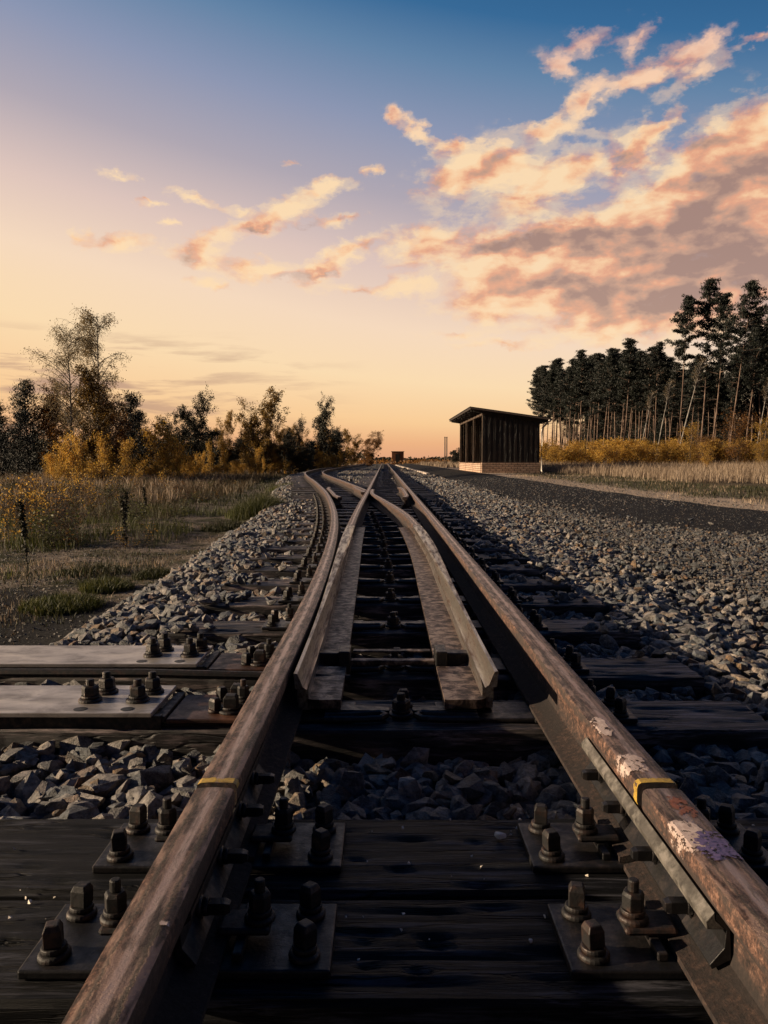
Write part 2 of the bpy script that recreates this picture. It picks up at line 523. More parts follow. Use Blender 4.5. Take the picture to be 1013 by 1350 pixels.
# ------------------------------------------------------------------ mesh helpers
class MB:
    def __init__(self):
        self.v = []; self.f = []; self.attrs = {}

    def add(self, vs, fs, **at):
        n = len(self.v)
        self.v.extend([tuple(p) for p in vs])
        self.f.extend([tuple(i + n for i in f) for f in fs])
        for k, vals in at.items():
            self.attrs.setdefault(k, [0.0] * n).extend(vals)
        return self

    def box(self, x0, x1, y0, y1, z0, z1, rot=0, org=None, jit=0):
        vs = [Vector((x, y, z)) for x in (x0, x1) for y in (y0, y1) for z in (z0, z1)]
        if jit:
            vs = [p + Vector((random.uniform(-jit, jit), random.uniform(-jit, jit), random.uniform(-jit, jit))) for p in vs]
        if rot:
            o = Vector(org or ((x0 + x1) / 2, (y0 + y1) / 2, 0))
            m = Matrix.Rotation(rot, 3, 'Z')
            vs = [m @ (p - o) + o for p in vs]
        fs = [(0, 1, 3, 2), (4, 6, 7, 5), (0, 4, 5, 1), (2, 3, 7, 6), (0, 2, 6, 4), (1, 5, 7, 3)]
        return self.add(vs, fs)

    def lathe(self, prof, n=20, c=(0, 0, 0), square=False):
        """profile of (r, z); closed at both ends; n=4 gives a square prism"""
        vs = []; fs = []
        off = PI / 4 if n == 4 else 0
        for r, z in prof:
            for i in range(n):
                a = 2 * PI * i / n + off
                vs.append((c[0] + r * math.cos(a), c[1] + r * math.sin(a), c[2] + z))
        for k in range(len(prof) - 1):
            for i in range(n):
                j = (i + 1) % n
                fs.append((k * n + i, k * n + j, (k + 1) * n + j, (k + 1) * n + i))
        fs.append(tuple(range(n - 1, -1, -1)))
        fs.append(tuple((len(prof) - 1) * n + i for i in range(n)))
        return self.add(vs, fs)

    def tube(self, pts, rad, n=8):
        pts = [Vector(p) for p in pts]
        if isinstance(rad, (int, float)):
            rad = [rad] * len(pts)
        vs = []; fs = []
        ref = Vector((0, 0, 1))
        for i, p in enumerate(pts):
            t = (pts[min(i + 1, len(pts) - 1)] - pts[max(i - 1, 0)])
            if t.length < 1e-9:
                t = Vector((0, 0, 1))
            t.normalize()
            a = t.cross(ref)
            if a.length < 1e-2:
                a = t.cross(Vector((0, 1, 0)))
            a.normalize(); b = t.cross(a)
            for k in range(n):
                th = 2 * PI * k / n
                vs.append(p + (a * math.cos(th) + b * math.sin(th)) * rad[i])
        for i in range(len(pts) - 1):
            for k in range(n):
                j = (k + 1) % n
                fs.append((i * n + k, i * n + j, (i + 1) * n + j, (i + 1) * n + k))
        fs.append(tuple(range(n - 1, -1, -1)))
        fs.append(tuple((len(pts) - 1) * n + k for k in range(n)))
        return self.add(vs, fs)

    def build(self, name, mat, parent=None, smooth=False, bevel=0, loc=None, autosmooth=False):
        me = bpy.data.meshes.new(name)
        me.from_pydata([tuple(p) for p in self.v], [], self.f)
        for k, vals in self.attrs.items():
            a = me.attributes.new(k, 'FLOAT', 'POINT')
            a.data.foreach_set('value', np.array(vals, dtype=np.float32))
        me.materials.append(mat)
        if smooth:
            me.polygons.foreach_set('use_smooth', [True] * len(me.polygons))
            if autosmooth:
                me.set_sharp_from_angle(angle=R(35))
        me.update()
        o = bpy.data.objects.new(name, me)
        COL.objects.link(o)
        if parent:
            o.parent = parent
        if loc:
            o.location = loc
        if bevel:
            m = o.modifiers.new('bevel', 'BEVEL')
            m.width = bevel; m.segments = 2; m.limit_method = 'ANGLE'; m.angle_limit = R(35)
        return o


def np_mesh(name, V, Fc, mat, parent=None, rnd=None, smooth=False, extra=None):
    """V (n,3), Fc (m,k) index array"""
    me = bpy.data.meshes.new(name)
    V = np.asarray(V, dtype=np.float32)
    Fc = np.asarray(Fc, dtype=np.int32)
    k = Fc.shape[1]
    me.vertices.add(len(V)); me.vertices.foreach_set('co', V.ravel())
    me.loops.add(Fc.size); me.loops.foreach_set('vertex_index', Fc.ravel())
    me.polygons.add(len(Fc))
    me.polygons.foreach_set('loop_start', np.arange(0, Fc.size, k, dtype=np.int32))
    me.polygons.foreach_set('loop_total', np.full(len(Fc), k, dtype=np.int32))
    me.polygons.foreach_set('use_smooth', np.full(len(Fc), smooth, dtype=bool))
    me.update(calc_edges=True)
    if rnd is not None:
        a = me.attributes.new('rnd', 'FLOAT', 'POINT')
        a.data.foreach_set('value', np.asarray(rnd, dtype=np.float32))
    for kk, vv in (extra or {}).items():
        a = me.attributes.new(kk, 'FLOAT', 'POINT')
        a.data.foreach_set('value', np.asarray(vv, dtype=np.float32))
    me.materials.append(mat)
    o = bpy.data.objects.new(name, me)
    COL.objects.link(o)
    if parent:
        o.parent = parent
    return o


def tag(o, label=None, cat=None, group=None, kind=None):
    if label: o['label'] = label
    if cat: o['category'] = cat
    if group: o['group'] = group
    if kind: o['kind'] = kind
    return o


def empty(name, loc=(0, 0, 0), rz=0, label=None, cat=None, group=None):
    o = bpy.data.objects.new(name, None)
    COL.objects.link(o)
    o.location = loc
    o.rotation_euler = (0, 0, rz)
    o.empty_display_size = 0.1
    return tag(o, label, cat, group)


KIDS = {}


def copy_tree(o, parent=None):
    c = o.copy()
    COL.objects.link(c)
    c.parent = parent
    for ch in list(o.children):
        copy_tree(ch, c)
    return c


ORD = ['first', 'second', 'third', 'fourth', 'fifth', 'sixth', 'seventh', 'eighth', 'ninth', 'tenth', 'eleventh', 'twelfth',
       'thirteenth', 'fourteenth', 'fifteenth', 'sixteenth', 'seventeenth', 'eighteenth', 'nineteenth', 'twentieth',
       'twenty-first', 'twenty-second', 'twenty-third', 'twenty-fourth', 'twenty-fifth', 'twenty-sixth', 'twenty-seventh',
       'twenty-eighth', 'twenty-ninth', 'thirtieth'] + ['%d%s' % (k, {1: 'st', 2: 'nd', 3: 'rd'}.get(k % 10, 'th')) for k in range(31, 100)]

# ------------------------------------------------------------------ layout functions
DZ = [-5, 2.2, 4, 5.74, 7.4, 9.6, 12.5, 16, 19.3, 25.7, 32, 39, 49, 60, 80, 130]
DD = [0, 0, .03, .10, .2, .38, .66, 1.06, 1.46, 2.28, 2.98, 3.4, 3.5, 3.35, 2.9, 2.2]


def smooth_interp(xs, ys):
    # monotone-ish cubic (Catmull-Rom) sampled table
    xs = np.array(xs, float); ys = np.array(ys, float)
    m = np.gradient(ys, xs)
    m[0] = 0; m[1] = 0

    def f(x):
        x = np.clip(x, xs[0], xs[-1] - 1e-6)
        i = np.searchsorted(xs, x, side='right') - 1
        h = xs[i + 1] - xs[i]; t = (x - xs[i]) / h
        return ((2 * t**3 - 3 * t**2 + 1) * ys[i] + (t**3 - 2 * t**2 + t) * h * m[i] + (-2 * t**3 + 3 * t**2) * ys[i + 1] + (t**3 - t**2) * h * m[i + 1])
    return f


D = smooth_interp(DZ, DD)
XL, XR = -0.275, 0.45
RAIL_TOP = 0.30


def sstep(a, b, x):
    t = np.clip((x - a) / (b - a), 0, 1)
    return t * t * (3 - 2 * t)


def gz(x, y):
    """ground height"""
    x = np.asarray(x, float); y = np.asarray(y, float)
    L = -(1.35 + D(y))
    z = -0.12 * (1 - sstep(L - 0.5, L + 0.3, x))
    z = z + 0.2 * sstep(14, 33, y) * sstep(1.8, 4.4, x) * (1 - 0.3 * sstep(60, 120, y))
    z = z + 0.06 * sstep(8, 30, y) * (1 - sstep(L - 6, L - 2, x))
    z = z + 0.25 * sstep(30, 70, y) * sstep(7, 14, x) * 0.4
    u = 0.02 * np.sin(x * 1.7 + y * 0.6) + 0.02 * np.sin(y * 1.1 - x * 0.8) + 0.03 * np.sin(x * 0.31 + y * 0.23)
    z = z + u * (1 - sstep(L - 1.5, L - 0.4, x) * (1 - sstep(6, 9, x)))
    return z - 0.02


RLE = ([-3, 2, 4, 5.5, 7, 8.1, 9.5, 13, 20, 29, 60, 130], [14, 12, 9.5, 7.2, 5.3, 4.1, 3.15, 2.55, 2.5, 2.5, 2.5, 2.4])
RRE = ([-3, 2, 6, 9, 12.3, 18, 26, 30, 60, 130], [26, 20, 13, 8.5, 6.3, 5.75, 5.0, 4.7, 4.65, 4.6])


def road_l(y): return np.interp(y, *RLE)
def road_r(y): return np.interp(y, *RRE)


def bed_left(y): return -(1.28 + 0.17 * (1 - sstep(7, 12, y)) + D(y))


def bz(x, y):
    """top of the ballast bed"""
    x = np.asarray(x, float); y = np.asarray(y, float)
    lb = bed_left(y)
    g = gz(x, y)
    top = np.full(np.broadcast(x, y).shape, 0.085)
    s = sstep(lb - 0.22, lb + 0.3, x)
    z = (g - 0.06) * (1 - s) + top * s
    r = sstep(1.15, 1.75, x)
    z = z * (1 - r) + (g + 0.028) * r
    # empty cribs under the blades
    crib = sstep(-0.24, -0.18, x) * (1 - sstep(0.36, 0.42, x)) * sstep(1.75, 1.95, y) * (1 - sstep(9, 12, y))
    crib = crib * (1 - 0.75 * np.exp(-((x - 0.08) / 0.08) ** 2))
    z = z - 0.06 * crib
    rl = road_l(y)
    e = sstep(rl - 0.05, rl + 0.25, x)
    z = z * (1 - e) + (g - 0.08) * e
    return z


# ------------------------------------------------------------------ ground, road, bed
def grid_axis(vals):
    out = []
    for a, b, s in vals:
        n = max(1, int(round((b - a) / s)))
        out += list(np.linspace(a, b, n, endpoint=False))
    out.append(vals[-1][1])
    return np.array(out)


def sheet(name, xs, ys, zf, mat, extra=None, keep=None):
    X, Y = np.meshgrid(xs, ys)
    Z = zf(X, Y)
    V = np.stack([X.ravel(), Y.ravel(), Z.ravel()], 1)
    nx, ny = len(xs), len(ys)
    idx = np.arange(nx * ny).reshape(ny, nx)
    Fc = np.stack([idx[:-1, :-1].ravel(), idx[:-1, 1:].ravel(), idx[1:, 1:].ravel(), idx[1:, :-1].ravel()], 1)
    if keep is not None:
        K = keep(X, Y).ravel()
        Fc = Fc[K[Fc].all(1)]
    ex = {k: f(X, Y).ravel() for k, f in (extra or {}).items()}
    return np_mesh(name, V, Fc, mat, smooth=True, extra=ex)


def dry_mask(x, y):
    L = bed_left(y)
    a = sstep(9.5, 14, y) * (1 - sstep(L - 2.2, L - 0.8, x))
    b = sstep(1.5, 4.5, x - road_r(y)) * (x > 0)
    return np.clip(a + b + sstep(50, 90, y), 0, 1)


def pale_mask(x, y):
    d = x - road_r(y)
    return np.clip(sstep(-.1, .1, d) * (1 - sstep(.8, 2.6, d)), 0, 1) * .95 * (x > 0)


def cinder_mask(x, y):
    d = ((x + 3.4) / 2.3) ** 2 + ((y - 3.0) / 2.6) ** 2
    return np.clip(1.3 - d * 0.65, 0, 1)


gx = grid_axis([(-900, -100, 80), (-100, -30, 5), (-30, -8, 0.6), (-8, 10, 0.2), (10, 40, 0.8), (40, 110, 5), (110, 900, 80)])
gy = grid_axis([(-200, -10, 20), (-10, 0, 1), (0, 16, 0.25), (16, 60, 0.7), (60, 180, 4), (180, 1000, 40), (1000, 3000, 300)])
g = sheet('ground', gx, gy, gz, M['ground'], {'dry': dry_mask, 'cinder': cinder_mask, 'pale': pale_mask})
tag(g, kind='structure')

# road ribbon
ys = grid_axis([(-3, 30, 0.4), (30, 130, 2)])
V = []; nn = 14
for y in ys:
    l, r = float(road_l(y)), float(road_r(y))
    for k in range(nn):
        x = l + (r - l) * k / (nn - 1) + (0.08 * math.sin(y * 2.1 + k) if k in (0, nn - 1) else 0)
        V.append((x, y, float(gz(x, y)) + 0.006))
idx = np.arange(len(ys) * nn).reshape(len(ys), nn)
Fc = np.stack([idx[:-1, :-1].ravel(), idx[:-1, 1:].ravel(), idx[1:, 1:].ravel(), idx[1:, :-1].ravel()], 1)
tag(np_mesh('road', V, Fc, M['road'], smooth=True), kind='structure')

bx_ = grid_axis([(-6, -2, 0.2), (-2, 2, 0.05), (2, 10, 0.25)])
by_ = grid_axis([(-2, 0.5, 0.2), (0.5, 8, 0.08), (8, 30, 0.3), (30, 130, 2)])
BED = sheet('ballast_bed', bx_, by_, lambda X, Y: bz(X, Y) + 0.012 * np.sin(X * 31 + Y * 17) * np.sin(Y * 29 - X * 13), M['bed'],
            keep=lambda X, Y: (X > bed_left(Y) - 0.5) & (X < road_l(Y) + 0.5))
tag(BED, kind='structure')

# ------------------------------------------------------------------ sleepers
SLEEPERS = [(1.045, 0.235), (1.305, 0.255), (2.03, 0.25), (2.50, 0.25), (3.12, 0.25), (3.70, 0.24)]
y = 3.70
while y < 19.0:
    y += 0.57
    SLEEPERS.append((y, 0.24))
N_SW = len(SLEEPERS)
MAIN_FAR = []
while y < 46:
    y += 0.6
    MAIN_FAR.append(y)
SL_TOP = 0.15


def sleeper_rects():
    out = []
    for i, (yc, w) in enumerate(SLEEPERS):
        xl = -0.84 - float(D(yc)); xr = 1.0
        if i < 2:
            xl, xr = -1.15, 1.18
        if i in (2, 3):
            xl = -3.2
        out.append((xl, xr, yc, w))
    return out


RECTS = sleeper_rects()


def timber_mesh(xl, xr, w, fine, seed):
    """a weathered timber, origin at its centre on the top face"""
    h = 0.16
    L = xr - xl
    nx = int(L / (0.012 if fine else 0.08)) + 2
    ny = 22 if fine else 5
    # cross-section ring from bottom left over the top to bottom right
    prof = [(-w / 2, -h), (-w / 2, -h * 0.5), (-w / 2, -0.008)]
    prof += [(-w / 2 + 0.006 + (w - 0.012) * k / (ny - 1), 0.0) for k in range(ny)]
    prof += [(w / 2, -0.008), (w / 2, -h * 0.5), (w / 2, -h)]
    P = np.array(prof)
    xs = np.linspace(xl, xr, nx)
    V = np.zeros((nx, len(P), 3))
    for i, x in enumerate(xs):
        ex = 0
        for k, (py, pz) in enumerate(P):
            n = mnoise.noise(Vector((x * 1.6 + seed, py * 38, pz * 30 + seed)))
            n2 = mnoise.noise(Vector((x * 6 + seed, py * 90 + 5, pz * 60)))
            big = mnoise.noise(Vector((x * 2.2 + seed * 3, py * 9, 1.7)))
            d = 0.003 * n + (0.0016 * n2) + 0.002 * big
            if abs(n) < 0.07 and pz > -0.01:
                d -= 0.007 * (1 - abs(n) / 0.07)
            if pz > -0.009:
                V[i, k] = (x, py, pz + d)
            else:
                V[i, k] = (x, py + (d if py > 0 else -d) * 1.0, pz)
    for k in range(len(P)):   # ragged ends
        V[0, k, 0] += 0.012 * mnoise.noise(Vector((seed, P[k][0] * 40, P[k][1] * 30)))
        V[-1, k, 0] += 0.012 * mnoise.noise(Vector((seed + 9, P[k][0] * 40, P[k][1] * 30)))
    m = len(P)
    idx = np.arange(nx * m).reshape(nx, m)
    Q = np.stack([idx[:-1, :-1].ravel(), idx[:-1, 1:].ravel(), idx[1:, 1:].ravel(), idx[1:, :-1].ravel()], 1)
    mb = MB()
    mb.add(V.reshape(-1, 3).tolist(), [tuple(int(q) for q in f[::-1]) for f in Q] + [tuple(int(i) for i in idx[0][::1]), tuple(int(i) for i in idx[-1][::-1])])
    return mb


# fasteners -----------------------------------------------------------
def screw_mb(sq=True, c=(0, 0, 0), s=1.0):
    m = MB()
    m.lathe([(0.031 * s, 0), (0.031 * s, 0.005), (0.027 * s, 0.008)], 22, c)
    m.lathe([(0.023 * s, 0.0081), (0.0245 * s, 0.012), (0.0235 * s, 0.016)], 22, c)
    if sq:
        m.lathe([(0.0235 * s, 0.0161), (0.0235 * s, 0.038), (0.017 * s, 0.046)], 4, c)
    else:
        m.lathe([(0.0225 * s, 0.0161), (0.023 * s, 0.036), (0.019 * s, 0.041)], 6, c)
        m.lathe([(0.011 * s, 0.0411), (0.011 * s, 0.056), (0.009 * s, 0.058)], 14, c)
    return m


def add_base_plate(parent, x, zt, sides=(-1, 1), sc=1.0, label=None):
    """steel base plate under a rail with clamps, clamp bolts and coach screws"""
    xa = -0.205 if -1 in sides else -0.06
    xb = 0.205 if 1 in sides else 0.06
    mb = MB().box(xa, xb, -0.078, 0.078, 0, 0.013)
    p = mb.build('base_plate', M['oily_iron'], parent, bevel=0.003, loc=(x, 0, zt))
    for s in sides:
        # the ribs beside the rail foot
        MB().box(s * 0.072, s * 0.086, -0.06, 0.06, 0.0131, 0.025).build('rib', M['oily_iron'], p, bevel=0.002)
        MB().box(min(s * 0.045, s * 0.118), max(s * 0.045, s * 0.118), -0.026, 0.026, 0.0255, 0.036).build('clamp', M['dark_iron'], p, bevel=0.005)
        b = screw_mb(False, (s * 0.101, 0, 0.036), 0.7).build('clamp_bolt', M['dark_iron'], p, smooth=False, bevel=0.0012)
        for sy in (-1, 1):
            c = screw_mb(True, (0, 0, 0), 0.7).build('coach_screw', M['dark_iron'], p, bevel=0.0015, loc=(s * 0.168, sy * 0.047, 0.013))
            c.rotation_euler = (random.uniform(-.06, .06), random.uniform(-.06, .06), random.uniform(-0.8, 0.8))
    return p


PROTO_PLATES = {}


def base_plate(parent, x, sides=(-1, 1)):
    key = tuple(sides)
    if key not in PROTO_PLATES:
        p = add_base_plate(parent, x, SL_TOP + 0.001, sides)
        PROTO_PLATES[key] = p
        return p
    c = copy_tree(PROTO_PLATES[key], parent)
    c.location = (x, 0, SL_TOP + 0.001)
    return c


def sleeper_label(i, yc):
    if i == 0:
        return 'nearest dark timber sleeper at the bottom of the picture, beneath the rail joint'
    if i == 1:
        return 'dark timber sleeper laid tight behind the nearest one, with a pale pebble on it'
    if i == 2:
        return 'long timber sleeper in front of the blade tips carrying the nearer steel extension bar'
    if i == 3:
        return 'long timber sleeper under the stretcher bar carrying the farther steel extension bar'
    return '%s timber sleeper counted from the camera end of the turnout' % ORD[i]


far_mesh = None
for i, (xl, xr, yc, w) in enumerate(RECTS):
    root = empty('railway_sleeper', (0, yc, 0), 0, sleeper_label(i, yc), 'sleeper', 'timber sleepers of the turnout')
    jx = random.uniform(-0.05, 0.05) if i > 3 else 0
    if i > 4: xr += jx
    t = timber_mesh(xl, xr, w, yc < 6, i * 3.7).build('timber', M['creosote_shaded'] if i < 2 else M['sleeper'], root, smooth=yc < 6, autosmooth=True, loc=(0, 0, SL_TOP))
    if i > 3:
        t.rotation_euler = (0, random.uniform(-0.006, 0.006), random.uniform(-0.008, 0.008))
    if yc < 14:
        d = float(D(yc))
        if i < 2:
            base_plate(root, XL); base_plate(root, XR)
        else:
            base_plate(root, XL - d, (-1,))
            base_plate(root, XR, (1,))
    if yc > 7.0 and yc < 12.5:
        pass

FAR_T = MB().box(-0.9, 0.9, -0.12, 0.12, -0.15, 0, jit=0.004)
proto = empty('railway_sleeper', (0, 0, 0), 0, None, 'sleeper', 'far sleepers of the straight track')
tb = timber_mesh(-0.9, 0.9, 0.24, False, 3.3).build('timber', M['sleeper'], proto, loc=(0, 0, SL_TOP))
first = True
for k, yc in enumerate(MAIN_FAR):
    o = proto if first else copy_tree(proto)
    first = False
    o.location = (0.0875 + random.uniform(-.04, .04), yc, 0)
    o['group'] = 'far sleepers of the straight track'
    o['label'] = 'far timber sleeper of the straight track, beyond the crossing frog'
yy = 18.8
k = 0
while yy < 46:
    yy += 0.6
    o = copy_tree(proto)
    d = float(D(yy)); sl = (float(D(yy + .3)) - float(D(yy - .3))) / 0.6
    o.location = (0.0875 - d, yy, 0)
    if yy < 24.5:
        o.scale = (0.78, 1, 1)
        o.location.x -= 0.16
    o.rotation_euler = (0, 0, math.atan(sl))
    o['group'] = 'far sleepers of the diverging track'
    o['label'] = 'far timber sleeper of the diverging track, left of the fouling marker'
    k += 1

# ------------------------------------------------------------------ rails
RS = [(-.060, 0), (-.060, .009), (-.030, .016), (-.011, .026), (-.007, .040), (-.007, .078), (-.012, .090), (-.0305, .098), (-.0328, .104),
      (-.0328, .1255), (-.0312, .1315), (-.0265, .1345), (-.012, .1355), (0, .1358)]
RS = RS + [(-x, z) for x, z in RS[-2::-1]]
Z0 = RAIL_TOP - 0.1355


def sweep(mb, sec, fx, y0, y1, z0=Z0, step=None, mx=1.0, scale_head=None):
    ys = [y0]
    while ys[-1] < y1 - 1e-6:
        st = step or max(0.15, ys[-1] * 0.03)
        ys.append(min(y1, ys[-1] + st))
    vs = []; ax = []; az = []
    m = len(sec(y0)) if callable(sec) else len(sec)
    for y in ys:
        x = fx(y)
        sl = (fx(y + 0.05) - fx(y - 0.05)) / 0.1
        nl = math.hypot(1, sl)
        s = sec(y) if callable(sec) else sec
        for (sx, sz) in s:
            vs.append((x + sx * mx / nl, y - sx * mx * sl / nl, z0 + sz))
            ax.append(sx); az.append(sz)
    fs = []
    for i in range(len(ys) - 1):
        for k in range(m):
            j = (k + 1) % m
            q = (i * m + k, (i + 1) * m + k, (i + 1) * m + j, i * m + j)
            fs.append(q if mx > 0 else q[::-1])
    fs.append(tuple(range(m - 1, -1, -1)) if mx < 0 else tuple(range(m)))
    e = tuple((len(ys) - 1) * m + k for k in range(m))
    fs.append(e if mx < 0 else e[::-1])
    mb.add(vs, fs, ax=ax, az=az)
    return mb


def rail(name, fx, y0, y1, label, sec=RS, cat='rail', group=None, parent=None):
    mb = MB()
    sweep(mb, sec, fx, y0, y1)
    o = mb.build(name, M['rail'], parent, smooth=True, autosmooth=True)
    if label:
        tag(o, label, cat, group)
    return o


JY = 1.235
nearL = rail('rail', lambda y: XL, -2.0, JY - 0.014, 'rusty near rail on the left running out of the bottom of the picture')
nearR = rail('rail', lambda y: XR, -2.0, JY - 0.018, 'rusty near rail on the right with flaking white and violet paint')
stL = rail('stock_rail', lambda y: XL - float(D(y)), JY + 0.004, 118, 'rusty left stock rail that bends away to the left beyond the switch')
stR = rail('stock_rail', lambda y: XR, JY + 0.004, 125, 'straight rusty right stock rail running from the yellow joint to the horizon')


# paint patches lying on the rails (children of their rail)
def patch(name, parent, mat, pts_top, ny=10, side=0):
    """quad strip wrapped on the rail section: list of section indices, y range"""


def rail_patch(name, parent, mat, x0, s0, s1, y0, y1, off=0.0009):
    """thin paint film that follows the rail section between section points s0..s1"""
    sec = RS[s0:s1 + 1]
    # refine
    pts = []
    for a, b in zip(sec[:-1], sec[1:]):
        for t in (0, 0.33, 0.66):
            pts.append((a[0] + (b[0] - a[0]) * t, a[1] + (b[1] - a[1]) * t))
    pts.append(sec[-1])
    n = len(pts); my = 14
    nrm = []
    for i in range(n):
        a = pts[max(0, i - 1)]; b = pts[min(n - 1, i + 1)]
        tx, tz = b[0] - a[0], b[1] - a[1]
        l = math.hypot(tx, tz) or 1
        nrm.append((-tz / l, tx / l))
    vs = []; ed = []
    for j in range(my):
        y = y0 + (y1 - y0) * j / (my - 1)
        for i, (p, q) in enumerate(zip(pts, nrm)):
            vs.append((x0 + p[0] + q[0] * off, y, Z0 + p[1] + q[1] * off))
            e = min(1, 3.0 * min(i, n - 1 - i) / (n - 1) + .25) * min(1, 3.2 * min(j, my - 1 - j) / (my - 1) + (0.0))
            ed.append(e)
    fs = [(j * n + i, j * n + i + 1, (j + 1) * n + i + 1, (j + 1) * n + i) for j in range(my - 1) for i in range(n - 1)]
    mb = MB(); mb.add(vs, fs, edge=ed)
    return mb.build(name, mat, parent)


def rail_band(name, parent, mat, x0, s0, s1, y0, y1):
    o = rail_patch(name, parent, mat, x0, s0, s1, y0, y1)
    a = o.data.attributes['edge']
    n = len(a.data)
    rows = 14; per = n // rows
    vals = []
    for j in range(rows):
        for i in range(per):
            vals.append(1.0 if j < 9 else 1.0 - (j - 8) * 0.13)
    a.data.foreach_set('value', np.array(vals, dtype=np.float32))
    return o


rail_band('yellow_paint', stL, M['yellow_paint'], XL, 7, 17, JY + 0.004, JY + 0.024)
rail_band('yellow_paint', stR, M['yellow_paint'], XR, 7, 17, JY + 0.004, JY + 0.022)
rail_patch('white_paint', stR, M['white_paint'], XR, 8, 14, JY + 0.03, JY + 0.14, 0.0013)
rail_patch('white_paint', stR, M['white_paint'], XR, 10, 13, JY + 0.2, JY + 0.36, 0.0013)
rail_patch('white_paint', nearR, M['white_paint'], XR, 8, 14, 1.00, 1.12)
rail_patch('violet_paint', nearR, M['violet_paint'], XR, 11, 16, 0.975, 1.085, 0.0014)
rail_patch('orange_paint', nearR, M['orange_paint'], XR, 12, 15, 1.10, 1.20)
rail_patch('white_paint', nearL, M['white_paint'], XL, 14, 16, 0.845, 0.862)

# fishplates at the joints
FP = [(-0.0095, .033), (-0.034, .020), (-0.037, .026), (-0.019, .048), (-0.017, .072), (-0.031, .085), (-0.0315, .0935), (-0.013, .0885)]


def fishplate(x, s, label, y0, y1, dusty):
    sec = [(px, pz) for px, pz in FP]
    root = empty('fishplate', (x, (y0 + y1) / 2, Z0), 0, label, 'fishplate')
    mb = MB()
    vs = []; fs = []
    m = len(sec)
    for y in (-(y1 - y0) / 2, (y1 - y0) / 2):
        for (px, pz) in sec:
            vs.append((s * -px, y, pz))
    for k in range(m):
        j = (k + 1) % m
        fs.append((k, m + k, m + j, j))
    fs.append(tuple(range(m))); fs.append(tuple(range(2 * m - 1, m - 1, -1)))
    mb.add(vs, fs)
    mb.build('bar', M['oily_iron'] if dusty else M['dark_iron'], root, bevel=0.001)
    if dusty:   # top flange paler: some dust, plus the sunlit strip put into its colour
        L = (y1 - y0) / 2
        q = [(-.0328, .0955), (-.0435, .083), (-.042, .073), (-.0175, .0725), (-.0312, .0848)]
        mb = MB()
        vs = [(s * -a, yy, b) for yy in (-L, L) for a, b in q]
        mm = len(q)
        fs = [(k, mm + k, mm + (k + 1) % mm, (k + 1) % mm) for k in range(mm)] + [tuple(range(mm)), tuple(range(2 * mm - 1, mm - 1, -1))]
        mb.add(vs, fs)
        mb.build('top_flange', M['fish_dust_lit'], root, bevel=0.001)
    for k in (-1.5, -0.55, 0.55, 1.5):
        b = screw_mb(True, s=0.5).build('bolt', M['oily_iron'], root, bevel=0.001)
        b.location = (s * 0.018, k * (y1 - y0) / 4.2, 0.052)
        b.rotation_euler = (0, s * R(90), 0)
    return root


# the bulky lit strip on the inside of the right rail
FPW = None
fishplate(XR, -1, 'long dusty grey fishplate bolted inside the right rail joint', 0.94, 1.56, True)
fishplate(XR, 1, 'rusty fishplate on the outer side of the right rail joint', 0.96, 1.52, False)
fishplate(XL, 1, 'rusty fishplate with flaking paint inside the left rail joint', 0.94, 1.54, False)
fishplate(XL, -1, 'rusty fishplate on the outer side of the left rail joint', 0.96, 1.52, False)


# switch blades: planed head leaning over a wide inner foot ---------------
def blade_sec(y, tip):
    """section with +x = outward (towards its stock rail); widens with distance from the tip"""
    t = float(sstep(tip + 0.3, tip + 3.6, y))
    hw = 0.006 + 0.0255 * t      # half head width
    fd = 0.026 + 0.026 * float(sstep(tip + 0.1, tip + 0.5, y))
    fo = 0.006 + 0.014 * float(sstep(tip + 0.1, tip + 0.6, y))
    rise = 0.006 * (1 - t)
    a = [(hw, .112), (hw, .1335 - rise), (hw * 0.6, .1365 - rise), (-hw * 0.7, .1345 - rise), (-hw - 0.002, .126 - rise), (-hw - 0.012 * (1 - t), .105 - 0.01 * (1 - t)),
         (-hw - 0.022 * (1 - t) + 0.012 * t, .088), (-0.022 + 0.010 * t, .06), (-0.022 + 0.008 * t, .042), (-0.024 + 0.004 * t, .029), (-min(fd, 0.045) , .02), (-fd - .0005, .018), (-fd - .0005, .004), (fo, .004), (fo, .02), (0.008, .03), (0.006, .09)]
    return a


def xbladeR(y):
    return float(BR(y))


BR = smooth_interp([1.0, 1.94, 3.5, 5.0, 6.0, 7.4, 8.5, 9.6, 11, 12.35, 13.0, 14.4], [.285, .285, .288, .29, .275, .225, .148, .052, -.075, -.19, -.203, -.2])
BL = smooth_interp([1.0, 1.9, 4.0, 6.0, 7.0, 14.0], [-.222, -.222, -.242, -.268, -.275, -.275])
TIP = 1.93


def blade(fx, mx, tip, label, y1):
    root = empty('switch_rail', (0, 0, 0), 0, label, 'switch rail')
    mb = MB()
    sweep(mb, lambda y: blade_sec(y, tip)[1:7] + [(0.002, .09), (0.004, .115)], fx, tip, tip + 0.0995, step=0.1, mx=mx)
    sweep(mb, lambda y: blade_sec(y, tip), fx, tip + 0.1, 6.3, step=0.12, mx=mx)
    mb.build('blade', M['blade'], root, smooth=True, autosmooth=True)
    mb = MB()
    sweep(mb, RS, fx, 6.302, y1, mx=1)
    mb.build('closure_rail', M['rail'], root, smooth=True, autosmooth=True)
    return root


